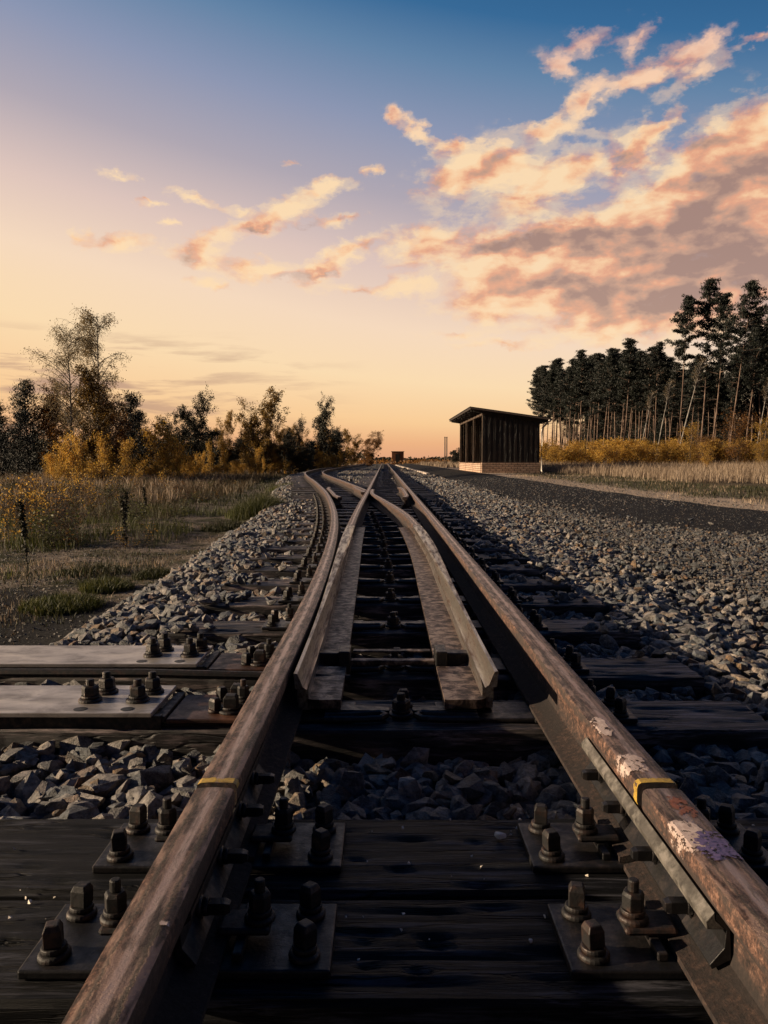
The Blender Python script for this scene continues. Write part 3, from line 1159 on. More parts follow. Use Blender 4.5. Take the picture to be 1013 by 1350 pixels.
def blade_foot(parent, fx, s, y0, y1, w0, w1, name='foot_plate', zt=None):
    """the wide inner flange with rounded corners; s = inward direction"""
    zt = zt or (Z0 + 0.0345)
    out = []; inn = []
    n = max(3, int((y1 - y0) / 0.08))
    r = 0.028
    ys = [y0 + (y1 - y0) * k / n for k in range(n + 1)]
    pts = []
    for y in ys:   # outer edge, near blade
        pts.append((fx(y) + s * 0.012, y))
    for y in ys[::-1]:
        w = w0 + (w1 - w0) * (y - y0) / (y1 - y0)
        pts.append((fx(y) + s * w, y))
    # rounded outer near corner
    x0 = fx(y0)
    pts[0] = (x0 + s * 0.012, y0 + r)
    arc = [(x0 + s * (0.012 + r - r * math.cos(a)), y0 + r - r * math.sin(a)) for a in (R(25), R(50), R(75), R(90))]
    pts = arc[::-1] + pts if False else pts + arc[::-1]
    m = len(pts)
    vs = [(px, py, zt) for px, py in pts] + [(px, py, zt - 0.024) for px, py in pts]
    mb = MB()
    from mathutils.geometry import tessellate_polygon
    tris = tessellate_polygon([[Vector((p[0], p[1], 0)) for p in pts]])
    fs = []
    for t in tris:
        a, b, c = [Vector((pts[q][0], pts[q][1], 0)) for q in t]
        t = tuple(t)
        if (b - a).cross(c - a).z < 0: t = t[::-1]
        fs.append(t); fs.append(tuple(q + m for q in t[::-1]))
    for k in range(m):
        j = (k + 1) % m
        fs.append((k, j, m + j, m + k))
    mb.add(vs, fs)
    o = mb.build(name, M['blade_foot'], parent)
    bm = bmesh.new(); bm.from_mesh(o.data); bmesh.ops.recalc_face_normals(bm, faces=bm.faces); bm.to_mesh(o.data); bm.free()
    return o


bl = blade(lambda y: float(BL(y)), -1, TIP - 0.02, 'left switch blade closed against the left stock rail', 14.0)
br = blade(xbladeR, 1, TIP, 'right switch blade standing open, bright planed tip facing the camera', 13.9)
blade_foot(bl, lambda y: float(BL(y)), 1, 2.0, 2.33, 0.108, 0.108)
blade_foot(bl, lambda y: float(BL(y)), 1, 2.47, 7.2, 0.108, 0.10)
blade_foot(br, xbladeR, -1, 2.0, 2.33, 0.125, 0.125)
blade_foot(br, xbladeR, -1, 2.47, 7.2, 0.125, 0.10)

# stretcher bar with end brackets
root = empty('stretcher_bar', (0.03, 2.4, 0.2), 0, 'flat stretcher bar linking the two switch blades, worn bright on top', 'stretcher bar')
MB().box(-0.135, 0.13, -0.02, 0.012, -0.012, 0.004).build('bar', M['blade_foot'], root, bevel=0.003)
for s in (-1, 1):
    x = -0.153 if s < 0 else 0.148
    MB().box(x - 0.018, x + 0.018, -0.045, 0.055, -0.045, 0.038).build('bracket', M['oily_iron'], root, bevel=0.004)
    MB().box(min(x + s * 0.018, x + s * 0.11), max(x + s * 0.018, x + s * 0.11), 0.0, 0.05, -0.02, 0.022).build('lug', M['oily_iron'], root, bevel=0.004)
MB().box(-0.13, 0.12, 0.062, 0.09, 0.008, 0.014).build('rear_bar', M['blade_foot'], root, bevel=0.002)


# frog, rails beyond it, wing and check rails
rail('crossing_rail', lambda y: XL, 14.01, 118, 'straight left rail running on to the horizon beyond the frog')
rail('diverging_rail', lambda y: XR - float(D(y)), 13.35, 118, 'curved right rail of the diverging track beyond the frog')
rail('wing_rail', lambda y: XR - float(D(y)) - 0.085 if y > 13.4 else XL - 0.07, 12.7, 15.0, 'short wing rail on the left side of the frog', cat='wing rail')
root = empty('frog', (XL, 13.2, Z0), 0, 'rusty frog block where the straight and curved rails cross', 'frog')
MB().box(-0.03, 0.12, -0.55, 0.75, 0.0, 0.02).build('base', M['rust_plate'], root, bevel=0.004)
MB().box(0.036, 0.052, -0.3, 0.7, 0.021, 0.09).build('spacer_block', M['rust_plate'], root, bevel=0.004)
CS = [(x * .7, z) for x, z in RS]
rail('check_rail', lambda y: XR - 0.105 - (0.05 * max(0, (11.6 - y) / 0.6) if y < 11.6 else 0.05 * max(0, (y - 14.4) / 0.6)), 11.0, 15.0,
     'short check rail lying inside the right stock rail opposite the frog', cat='check rail')
rail('check_rail', lambda y: XL - float(D(y)) + 0.105 + (0.05 * max(0, (11.6 - y) / 0.6) if y < 11.6 else 0.05 * max(0, (y - 14.4) / 0.6)), 11.0, 15.0,
     'short check rail lying inside the curved left stock rail opposite the frog', cat='check rail')

# tie rods of the gauge, on the switch sleepers
def centre_tie(yc, label):
    root = empty('centre_fastening', (0.045, yc, SL_TOP), 0, label, 'fastening', 'fastenings at mid sleeper between the blades')
    for s in (-1, 1):
        mb = MB()
        # tapered arm
        vs = [(s * 0.03, -0.012, 0.004), (s * 0.03, 0.016, 0.004), (s * 0.2, -0.03, 0.004), (s * 0.2, 0.03, 0.004),
              (s * 0.03, -0.012, 0.014), (s * 0.03, 0.016, 0.014), (s * 0.2, -0.03, 0.022), (s * 0.2, 0.03, 0.022)]
        fs = [(0, 1, 3, 2), (4, 6, 7, 5), (0, 2, 6, 4), (1, 5, 7, 3), (0, 4, 5, 1), (2, 3, 7, 6)]
        mb.add(vs, fs if s < 0 else [f[::-1] for f in fs])
        mb.build('arm', M['oily_iron'], root, bevel=0.002)
        mb = MB()
        mb.tube([(s * 0.2, -0.075, 0.012), (s * 0.1, -0.075, 0.012), (s * 0.055, -0.068, 0.012), (s * 0.04, -0.045, 0.012), (s * 0.055, -0.025, 0.012), (s * 0.1, -0.035, 0.012), (s * 0.2, -0.05, 0.012)], 0.009, 8)
        mb.build('spring_loop', M['oily_iron'], root, smooth=True, autosmooth=True)
    screw_mb(False, (0.0, -0.02, 0.006), 1.05).build('bolt', M['dark_iron'], root, bevel=0.001)
    screw_mb(True, (0.008, 0.06, 0.004), 0.85).build('coach_screw', M['dark_iron'], root, bevel=0.001)
    return root


ct = centre_tie(SLEEPERS[2][0], 'tall bolt with spring loops at mid sleeper just before the blade tips')
NEARW = ['on the sleeper at the stretcher bar'] + ['on the %s sleeper from the camera' % ORD[k] for k in range(4, 30)]
for k in range(3, min(16, N_SW)):
    c = copy_tree(ct)
    c.location = (0.045 + random.uniform(-.01, .01) - float(D(SLEEPERS[k][0])) * 0.5, SLEEPERS[k][0], SL_TOP)
    c['label'] = 'bolt and loops at mid sleeper between the blades, ' + NEARW[k - 3]

# slide chairs beneath the blades
root0 = None
for k in range(2, 12):
    yc = SLEEPERS[k][0]
    for s, fx, nm in ((-1, lambda y: float(BL(y)), 'left'), (1, xbladeR, 'right')):
        stock = (XL - float(D(yc))) if s < 0 else XR
        inner = fx(yc) - s * 0.145
        x0, x1 = sorted((stock - s * 0.055, inner))
        o = MB().box(x0, x1, yc - 0.07, yc + 0.07, SL_TOP + 0.001, SL_TOP + 0.0125).build('slide_plate', M['oily_iron'], None, bevel=0.003)
        tag(o, 'dark slide plate under the %s switch blade on the %s sleeper from the camera' % (nm, ORD[k]), 'slide plate', 'slide plates under the blades')

# point-motor extension bars on the left ---------------------------------
def ext_bar(xe0, xe1, y0, y1, pairs, holes, label, zt, xplate):
    root = empty('extension_bar', (0, (y0 + y1) / 2, zt), 0, label, 'steel bar')
    h = (y1 - y0) / 2
    mb = MB()
    vs = [(-3.3, -h, -0.012), (xe0, -h, -0.012), (xe1, h, -0.012), (-3.3, h, -0.012), (-3.3, -h, 0), (xe0, -h, 0), (xe1, h, 0), (-3.3, h, 0)]
    mb.add(vs, [(0, 3, 2, 1), (4, 5, 6, 7), (0, 1, 5, 4), (1, 2, 6, 5), (2, 3, 7, 6), (3, 0, 4, 7)])
    mb.build('plate', M['bar'], root, bevel=0.002)
    MB().box(-3.3, xe0 + 0.02, -h + 0.012, -h + 0.03, -0.05, -0.0121).build('web', M['dark_iron'], root)
    for x in pairs:
        for dy in (-0.02, 0.052):
            b = screw_mb(False, s=0.98).build('bolt', M['dark_iron'], root, bevel=0.001, loc=(x + dy * 0.25, dy, 0.0005))
            b.rotation_euler = (0, 0, random.uniform(0, 1))
    for x in holes:
        MB().lathe([(0.0165, 0), (0.0165, 0.0006)], 20).build('bolt_hole', M['black'], root, loc=(x, -h + 0.03, 0.0002))
    return root


def rust_chair(x0, x1, yc, h, zt, label):
    root = empty('rail_brace_plate', (0, yc, zt), 0, label, 'brace plate')
    MB().box(x0, x1, -h, h, -0.012, 0).build('plate', M['rust_plate'], root, bevel=0.003)
    MB().box(x0 - 0.028, x0 - 0.002, -h, h, -0.01, 0.007).build('rib', M['dark_iron'], root, bevel=0.003)
    MB().box(x0 + 0.11, x0 + 0.122, -0.03, 0.02, 0.0003, 0.0012).build('slot', M['black'], root)
    for dy in (-0.045, 0.05):
        screw_mb(True, s=1.05).build('coach_screw', M['dark_iron'], root, bevel=0.0015, loc=(x1 - 0.055, dy, 0.0002))
    return root


ZB = 0.195
ext_bar(-0.585, -0.585, SLEEPERS[2][0] - 0.125, SLEEPERS[2][0] + 0.115, (-0.77, -0.645), (-0.775, -0.655), 'bright steel bar nearest the camera on the left, two bolt pairs on top', ZB, 0)
ext_bar(-0.585, -0.585, SLEEPERS[3][0] - 0.125, SLEEPERS[3][0] + 0.115, (-0.745, -0.625), (-0.765, -0.645), 'farther of the two bright steel bars on the left, in front of the ballast', ZB, 0)
for k in (2, 3):
    rust_chair(-0.555, -0.345, SLEEPERS[k][0], 0.105, SL_TOP + 0.022, 'rusty slotted plate between the %s steel bar and the left rail' % ('nearer' if k == 2 else 'farther'))
o = MB().tube([(-3.3, 2.235, 0.212), (-0.7, 2.232, 0.205), (-0.3, 2.23, 0.196), (-0.1, 2.24, 0.185)], 0.013, 10).build('switch_rod', M['dark_iron'], smooth=True, autosmooth=True)
tag(o, 'long thin switch rod lying between the two steel bars on the left', 'rod')

# pebble on the second sleeper
o_m = None

# ------------------------------------------------------------------ stones
def hull_stone(n, seed, flat=0.65):
    rnd = random.Random(seed)
    bm = bmesh.new()
    el = rnd.uniform(0.62, 0.9); sk = rnd.uniform(-.4, .4)
    for _ in range(n):
        p = [rnd.gauss(0, 1) for _ in range(3)]
        m = max(abs(q) for q in p) ** .55 * math.sqrt(sum(q * q for q in p)) ** .45
        k = rnd.uniform(0.86, 1.08) / m
        p = [q * k for q in p]
        bm.verts.new((p[0] + sk * p[2], p[1] * el, p[2] * flat + .12 * p[0] * sk))
    res = bmesh.ops.convex_hull(bm, input=bm.verts)
    dead = [e for e in res['geom_interior'] if isinstance(e, bmesh.types.BMVert)]
    bmesh.ops.delete(bm, geom=dead, context='VERTS')
    bmesh.ops.triangulate(bm, faces=bm.faces)
    bm.verts.index_update()
    V = np.array([v.co[:] for v in bm.verts]); Fx = np.array([[v.index for v in f.verts] for f in bm.faces])
    bm.free()
    return V, Fx


HI = [hull_stone(random.Random(s).choice((15, 18, 22)), s, random.Random(s + 5).uniform(0.5, 0.8)) for s in range(40)]
LO = [hull_stone(8, 100 + s, 0.7) for s in range(24)]


def rot_mats(n, tilt=1.0):
    a = RNG.uniform(0, 2 * PI, n); b = RNG.normal(0, 0.45 * tilt, n); c = RNG.normal(0, 0.45 * tilt, n)
    ca, sa, cb, sb, cc, sc = np.cos(a), np.sin(a), np.cos(b), np.sin(b), np.cos(c), np.sin(c)
    Rz = np.zeros((n, 3, 3)); Rz[:, 0, 0] = ca; Rz[:, 0, 1] = -sa; Rz[:, 1, 0] = sa; Rz[:, 1, 1] = ca; Rz[:, 2, 2] = 1
    Rx = np.zeros((n, 3, 3)); Rx[:, 0, 0] = 1; Rx[:, 1, 1] = cb; Rx[:, 1, 2] = -sb; Rx[:, 2, 1] = sb; Rx[:, 2, 2] = cb
    Ry = np.zeros((n, 3, 3)); Ry[:, 1, 1] = 1; Ry[:, 0, 0] = cc; Ry[:, 0, 2] = sc; Ry[:, 2, 0] = -sc; Ry[:, 2, 2] = cc
    return Rz @ Rx @ Ry


def stones(name, P, S, lib, mat, label=None):
    n = len(P)
    which = RNG.integers(0, len(lib), n)
    rot = rot_mats(n)
    r = RNG.random(n)
    Vs, Fs, Rs = [], [], []
    base = 0
    for k, (V, Fx) in enumerate(lib):
        ii = np.where(which == k)[0]
        if len(ii) == 0: continue
        W = np.einsum('nij,vj->nvi', rot[ii], V) * S[ii][:, None, None] + P[ii][:, None, :]
        nv = len(V)
        Vs.append(W.reshape(-1, 3))
        Fs.append((Fx[None] + (np.arange(len(ii)) * nv)[:, None, None] + base).reshape(-1, 3))
        Rs.append(np.repeat(r[ii], nv))
        base += nv * len(ii)
    o = np_mesh(name, np.concatenate(Vs), np.concatenate(Fs), mat, rnd=np.concatenate(Rs))
    tag(o, label, None, None, 'stuff')
    return o


def on_sleeper(x, y, m=0.0):
    out = np.zeros(len(x), bool)
    for (xl, xr, yc, w) in RECTS:
        out |= (x > xl - m) & (x < xr + m) & (np.abs(y - yc) < w / 2 + m)
    for yc in MAIN_FAR:
        out |= (np.abs(x - 0.0875) < 0.92 + m) & (np.abs(y - yc) < 0.12 + m)
        d = D(y)
        out |= (np.abs(x - 0.0875 + d) < 0.92 + m) & (np.abs(y - yc) < 0.12 + m)
    return out


def sample(x0, x1, y0, y1, dens):
    n = int((x1 - x0) * (y1 - y0) * dens)
    return RNG.uniform(x0, x1, n), RNG.uniform(y0, y1, n)


def rail_near(x, y, m=0.05):
    d = D(y)
    return (np.abs(x - XL) < m) | (np.abs(x - XR) < m) | (np.abs(x - XL + d) < m) | ((np.abs(x - XR + d) < m) & (y > 8))


# coarse ballast, near
allP, allS = [], []
for (y0, y1, dens, smin, smax) in ((1.40, 3.0, 950, .016, .038), (3.0, 7.0, 720, .018, .04), (7.0, 13.0, 420, .024, .046)):
    x, y = sample(-4.5, 2.3, y0, y1, dens)
    lb = bed_left(y)
    edge = lb + RNG.normal(0, 0.07, len(x))
    redge = 1.75 + RNG.normal(0, 0.22, len(x)) + 0.1 * (y < 3)
    k = (x > edge - 0.08) & (x < redge) & ~on_sleeper(x, y, 0.004)
    inner = (x > -0.24) & (x < 0.42) & (y > 1.8) & (y < 12)
    k &= ~(inner & (RNG.random(len(x)) > 0.5))
    x, y = x[k], y[k]
    s = RNG.uniform(smin, smax, len(x))
    s = s * (1 + 0.25 * (RNG.random(len(x)) < 0.15))
    far_out = x > 1.4
    s = np.where(far_out, s * 0.85, s)
    z = bz(x, y) + s * 0.30 + RNG.uniform(-0.006, 0.014, len(x))
    z = z + 0.012 * ((x < -0.84) | (x > 1.0))
    under = rail_near(x, y, 0.09)
    s = np.where(under, np.minimum(s, 0.034), s)
    z = np.where(under, np.minimum(z, 0.105), z)
    allP.append(np.stack([x, y, z], 1)); allS.append(s)
# a few stones that lie on the sleeper ends and against them
x, y = sample(-1.6, 1.15, 2.6, 13, 330)
k = on_sleeper(x, y) & ((x > 0.9 - RNG.exponential(.08, len(x))) | (x < -0.74 - D(y) + RNG.exponential(.08, len(x))))
x, y = x[k], y[k]
s = RNG.uniform(.014, .034, len(x))
allP.append(np.stack([x, y, np.full(len(x), SL_TOP) + s * 0.5], 1)); allS.append(s)
P1 = np.concatenate(allP); S1 = np.concatenate(allS)
stones('ballast', P1, S1, HI, M['stone'], 'coarse grey crushed stone ballast around the near sleepers')

# coarse ballast, far
allP, allS = [], []
for (y0, y1, dens, smin, smax) in ((13.0, 22.0, 230, .03, .055), (22.0, 60.0, 70, .045, .08)):
    x, y = sample(-5.5, 2.6, y0, y1, dens)
    k = (x > bed_left(y) - 0.05) & (x < road_l(y)) & ~on_sleeper(x, y, 0.01)
    x, y = x[k], y[k]
    s = RNG.uniform(smin, smax, len(x))
    z = bz(x, y) + s * 0.2
    under = rail_near(x, y, 0.12)
    s = np.where(under, np.minimum(s, 0.04), s); z = np.where(under, np.minimum(z, .1), z)
    allP.append(np.stack([x, y, z], 1)); allS.append(s)
stones('ballast', np.concatenate(allP), np.concatenate(allS), LO, M['stone'], 'grey ballast stones around the far tracks')

# fine gravel on the right
allP, allS = [], []
for (x0, x1, y0, y1, dens, smin, smax) in ((1.3, 5.5, 1.3, 5.0, 1900, .009, .021), (1.5, 8, 5.0, 9.0, 1300, .010, .023), (1.6, 4.5, 9.0, 16.0, 800, .014, .026), (1.6, 2.8, 16, 30, 350, .02, .036)):
    x, y = sample(x0, x1, y0, y1, dens)
    rl = road_l(y)
    k = (x < rl + RNG.normal(0, 0.1, len(x)) + RNG.exponential(.22, len(x))) & (x > 1.45 + RNG.normal(0, 0.15, len(x)))
    x, y = x[k], y[k]
    s = RNG.uniform(smin, smax, len(x)) * (1 + 0.8 * (RNG.random(len(x)) < 0.05))
    allP.append(np.stack([x, y, np.maximum(bz(x, y), gz(x, y) + .004) + s * 0.3], 1)); allS.append(s)
stones('gravel', np.concatenate(allP), np.concatenate(allS), LO, M['gravel'], 'fine grey gravel spread right of the track')

# sparse grit on sand, cinder and road
allP, allS = [], []
for (x0, x1, y0, y1, dens, smin, smax) in ((-5.5, -1.2, 1.6, 8.5, 420, .003, .012), (2.4, 9, 5, 14, 260, .003, .012), (2.4, 7, 14, 30, 90, .008, .02)):
    x, y = sample(x0, x1, y0, y1, dens)
    s = RNG.uniform(smin, smax, len(x))
    allP.append(np.stack([x, y, gz(x, y) + s * 0.4], 1)); allS.append(s)
stones('grit', np.concatenate(allP), np.concatenate(allS), LO, M['gravel'], 'loose grit scattered on the bare ground')

x, y = sample(-1.0, 1.0, 1.0, 1.42, 150)
k = on_sleeper(x, y)
x, y = x[k], y[k]
s = RNG.uniform(.0012, .0042, len(x))
stones('grit', np.stack([x, y, np.full(len(x), SL_TOP + .002) + s * .3], 1), s, LO, M['pebble'], 'tiny pale chips scattered on the near dark sleepers')

# pebble
Vp, Fp = HI[3]
mb = MB(); mb.add([(v[0] * .011, v[1] * .011, v[2] * .011) for v in Vp], [tuple(int(q) for q in f) for f in Fp])
o = mb.build('pebble', M['pebble'], bevel=0.002, loc=(pxx(662, 1.345), 1.345, SL_TOP + 0.008))
tag(o, 'small pale pebble lying on the dark sleeper between the rails', 'pebble')

# ------------------------------------------------------------------ foliage tools
def quads(C, S, name, mat, parent=None, rnd=None, aspect=0.6, up=0.0):
    """random oriented leaf quads (rhombi) at centres C with sizes S"""
    n = len(C)
    a = RNG.normal(size=(n, 3)); a /= np.linalg.norm(a, axis=1)[:, None]
    b = RNG.normal(size=(n, 3)); b[:, 2] += up
    b -= (a * b).sum(1)[:, None] * a; b /= np.linalg.norm(b, axis=1)[:, None]
    S = np.asarray(S)[:, None]
    V = np.stack([C - a * S, C - b * S * aspect, C + a * S, C + b * S * aspect], 1).reshape(-1, 3)
    Fc = np.arange(4 * n).reshape(n, 4)
    if rnd is None: rnd = RNG.random(n)
    return np_mesh(name, V, Fc, mat, parent, rnd=np.repeat(rnd, 4))


def spikes(C, Dr, L, W, name, mat, parent=None, rnd=None):
    n = len(C)
    Dr = Dr / np.linalg.norm(Dr, axis=1)[:, None]
    s = np.cross(Dr, RNG.normal(size=(n, 3))); s /= np.linalg.norm(s, axis=1)[:, None]
    L = np.asarray(L)[:, None]; W = np.asarray(W)[:, None]
    V = np.stack([C - s * W, C + s * W, C + Dr * L], 1).reshape(-1, 3)
    Fc = np.arange(3 * n).reshape(n, 3)
    if rnd is None: rnd = RNG.random(n)
    return np_mesh(name, V, Fc, mat, parent, rnd=np.repeat(rnd, 3))


def curve_pts(p, d, L, n, wob, droop=0.0, rnd=random):
    pts = [Vector(p)]; d = Vector(d).normalized()
    for i in range(n):
        d = (d + Vector((rnd.uniform(-wob, wob), rnd.uniform(-wob, wob), rnd.uniform(-wob, wob) - droop))).normalized()
        pts.append(pts[-1] + d * (L / n))
    return pts


def scots_pine(seed, H=17.0, crown0=0.55, spread=2.6, bare=0.0, label='tall pine', dens=1.0):
    rnd = random.Random(seed)
    root = empty('pine_tree')
    mb = MB()
    tr = curve_pts((0, 0, -0.3), (0, 0, 1), H + 0.3, 12, 0.022, 0, rnd)
    rr = [0.11 * (1 - 0.84 * i / 12) for i in range(13)]
    mb.tube(tr, rr, 7)
    C, Dr = [], []
    nb = 46
    for k in range(nb):
        t = crown0 + (1 - crown0) * (k / nb) ** 0.9
        f = t * 12; i = min(11, int(f)); p = tr[i].lerp(tr[i + 1], f - i)
        u = (t - crown0) / (1 - crown0)
        L = spread * (1.02 - 0.85 * u ** 1.25) * rnd.uniform(0.3, 1.25)
        if u < 0.3 and rnd.random() < 0.5: L *= 0.45
        a = rnd.uniform(0, 2 * PI)
        el = 0.0 + 0.55 * u
        bp = curve_pts(p, (math.cos(a), math.sin(a), el), L, 6, 0.14, -0.05, rnd)
        mb.tube(bp, [0.045 * (1 - 0.8 * q / 6) for q in range(7)], 4)
        for q in range(2, 7):
            for _ in range(2 if q > 3 else 1):
                c = bp[q] + Vector((rnd.gauss(0, .22), rnd.gauss(0, .22), rnd.gauss(0.05, .08)))
                r = rnd.uniform(0.25, 0.5)
                m = int(26 * dens)
                q3 = RNG.normal(size=(m, 3)); q3 = q3 / np.linalg.norm(q3, axis=1)[:, None] * RNG.random((m, 1)) ** .4
                pts = q3 * np.array([r, r, r * 0.36]) * 1.05 + np.array(c)
                C.append(pts); Dr.append(RNG.normal(size=(m, 3)) + np.array([0, 0, 0.5]))
    # dead stubs
    for k in range(12):
        t = rnd.uniform(0.25, crown0); f = t * 12; i = int(f); p = tr[i].lerp(tr[i + 1], f - i)
        a = rnd.uniform(0, 2 * PI)
        mb.tube(curve_pts(p, (math.cos(a), math.sin(a), 0.1), rnd.uniform(.3, 1.3), 3, .1, 0, rnd), [.018, .014, .01, .005], 3)
    mb.build('trunk', M['pine_bark'], root, smooth=True)
    C = np.concatenate(C); Dr = np.concatenate(Dr)
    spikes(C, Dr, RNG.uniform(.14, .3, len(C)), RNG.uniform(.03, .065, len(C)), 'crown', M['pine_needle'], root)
    return root


def bushy_pine(seed, H=5.0, spread=1.6, mat='pine_needle'):
    rnd = random.Random(seed)
    root = empty('evergreen_tree')
    mb = MB()
    tr = curve_pts((0, 0, -0.2), (0, 0, 1), H + .1, 8, 0.04, 0, rnd)
    mb.tube(tr, [0.09 * (1 - .85 * i / 8) for i in range(9)], 6)
    C, Dr = [], []
    for k in range(64):
        t = 0.08 + 0.9 * (k / 64)
        f = t * 8; i = min(7, int(f)); p = tr[i].lerp(tr[i + 1], f - i)
        L = spread * (1.05 - 0.85 * t ** 1.3) * rnd.uniform(0.55, 1.15)
        a = rnd.uniform(0, 2 * PI)
        bp = curve_pts(p, (math.cos(a), math.sin(a), 0.35), L, 4, 0.12, -0.08, rnd)
        mb.tube(bp, [0.022, .017, .012, .008, .004], 3)
        for q in range(1, 5):
            m = 26
            r = 0.3
            C.append(RNG.normal(size=(m, 3)) * np.array([r, r, r * 0.6]) * .55 + np.array(bp[q]))
            Dr.append(RNG.normal(size=(m, 3)) + np.array([math.cos(a) * .6, math.sin(a) * .6, 0.7]))
    mb.build('trunk', M['dark_bark'], root)
    C = np.concatenate(C); Dr = np.concatenate(Dr)
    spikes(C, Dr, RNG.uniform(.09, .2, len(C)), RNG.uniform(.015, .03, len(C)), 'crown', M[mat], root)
    return root


def birch(seed, H=8.0, spread=1.7, leaf='birch_leaf', nleaf=9000, droop=0.12, bark='birch_bark', lsize=.035, stems=1, base=0.12, name='birch_tree', el0=1.3, wide=1.0):
    rnd = random.Random(seed)
    root = empty(name)
    mb = MB(); tw = MB()
    twig_pts = []
    for st in range(stems):
        a0 = rnd.uniform(0, 2 * PI)
        lean = 0.0 if stems == 1 else rnd.uniform(.08, .3)
        Hs = H * (1 if st == 0 else rnd.uniform(.7, .97))
        tr = curve_pts((math.cos(a0) * .08 * (stems > 1), math.sin(a0) * .08 * (stems > 1), -0.2), (math.cos(a0) * lean, math.sin(a0) * lean, 1), Hs + .2, 10, 0.045, 0, rnd)
        r0 = H * 0.011 / math.sqrt(stems)
        mb.tube(tr, [r0 * (1 - .88 * i / 10) for i in range(11)], 6)
        nb = int(34 / stems) + 8
        for k in range(nb):
            t = base + (0.98 - base) * (k / nb)
            f = t * 10; i = min(9, int(f)); p = tr[i].lerp(tr[i + 1], f - i)
            u = (t - base) / (1 - base)
            L = spread * (math.sin(PI * (0.18 + 0.75 * u)) ** 0.8 * wide) * rnd.uniform(.55, 1.15)
            a = rnd.uniform(0, 2 * PI)
            bp = curve_pts(p, (math.cos(a), math.sin(a), el0), L * 1.25, 6, 0.13, droop * 0.5, rnd)
            mb.tube(bp, [r0 * .35 * (1 - .85 * q / 6) * (1 - .4 * u) for q in range(7)], 4)
            for q in range(1, 7):
                for _ in range(3):
                    tp = curve_pts(bp[q], (rnd.gauss(0, 1), rnd.gauss(0, 1), rnd.uniform(-.2, .9)), spread * rnd.uniform(.2, .42), 4, 0.2, droop * 2.2, rnd)
                    tw.tube(tp, [.006 * H / 8, .005 * H / 8, .004 * H / 8, .003 * H / 8, .002], 3)
                    twig_pts += tp[1:]
    T = np.array([tuple(p) for p in twig_pts])
    ii = RNG.integers(0, len(T), nleaf)
    # uneven clumping: some twigs carry many leaves
    w = np.array([0.5 + 0.5 * mnoise.noise(Vector(t) * 1.3) for t in T]); w = np.clip(w - 0.25, 0.02, 1) ** 1.6
    ii = RNG.choice(len(T), nleaf, p=w / w.sum())
    C = T[ii] + RNG.normal(size=(nleaf, 3)) * spread * 0.055
    mb.build('trunk', M[bark], root, smooth=True)
    # twigs are part of the crown
    cr = quads(C, RNG.uniform(.6, 1.2, nleaf) * lsize, 'crown', M[leaf], root)
    o = tw.build('twig', M['dark_bark'], cr)
    return root


def place(o, x, y, sc=1.0, rz=None, lean=0.0, lean_dir=0.0, sx=None):
    o.location = (x, y, float(gz(x, y)) - 0.03)
    o.rotation_euler = (lean * math.cos(lean_dir), lean * math.sin(lean_dir), 0)
    q = Euler(o.rotation_euler).to_matrix() @ Matrix.Rotation(rz if rz is not None else random.uniform(0, 2 * PI), 3, 'Z')
    o.rotation_euler = q.to_euler()
    s2 = sx or sc
    o.scale = (s2, s2, sc)
    return o


class Kind:
    """first use takes the prototype, later ones copy it"""
    def __init__(self, protos):
        self.p = protos; self.used = [False] * len(protos); self.k = 0

    def get(self, i=None):
        i = self.k % len(self.p) if i is None else i
        self.k += 1
        if not self.used[i]:
            self.used[i] = True
            return self.p[i]
        return copy_tree(self.p[i])


def height_for(ytop, y, gr=0.1):
    return CAM_Z + (606 - ytop) / F * y - gr


# ------------------------------------------------------------------ right: pine forest
pines = Kind([scots_pine(21, 17, .5, 2.5), scots_pine(22, 17, .56, 2.7), scots_pine(23, 17, .62, 2.3), scots_pine(24, 17, .45, 2.6), scots_pine(25, 17, .58, 2.9)])
tall = [(887, 906, 398, 70, 'tall slim pine standing apart at the left of the three tall ones', 2),
        (917, 941, 376, 70, 'tallest pine of the forest edge, thick dark crown on a bare trunk', 0),
        (932, 952, 392, 72, 'tall pine close beside the tallest one, crowns merging', 1),
        (955, 988, 381, 68, 'tall pine leaning right near the right edge of the picture', 4)]
for px0, px1, yt, yd, lab, i in tall:
    o = pines.get(i)
    H = height_for(yt, yd, .15)
    x0 = pxx(px0, yd); x1 = pxx(px1, yd)
    place(o, x0, yd, H / 17, lean=0)
    lean = math.atan2((x1 - x0) * 0.8, H)
    o.rotation_euler = (Matrix.Rotation(lean, 3, 'Y') @ Matrix.Rotation(random.uniform(0, 6), 3, 'Z')).to_euler()
    o.scale = (0.85 * H / 17,) * 2 + (H / 17,)
    tag(o, lab, 'pine tree')
front = [(150, 29.5), (140, 29), (128, 29.5), (118, 31), (108, 31.5), (98, 33), (93, 36), (88, 39), (86, 43), (84, 48)]
fy = np.array([p[0] for p in front]); fx_ = np.array([p[1] for p in front])
cnt = 0
seglen = np.hypot(np.diff(fy), np.diff(fx_)); cum = np.concatenate([[0], np.cumsum(seglen)])
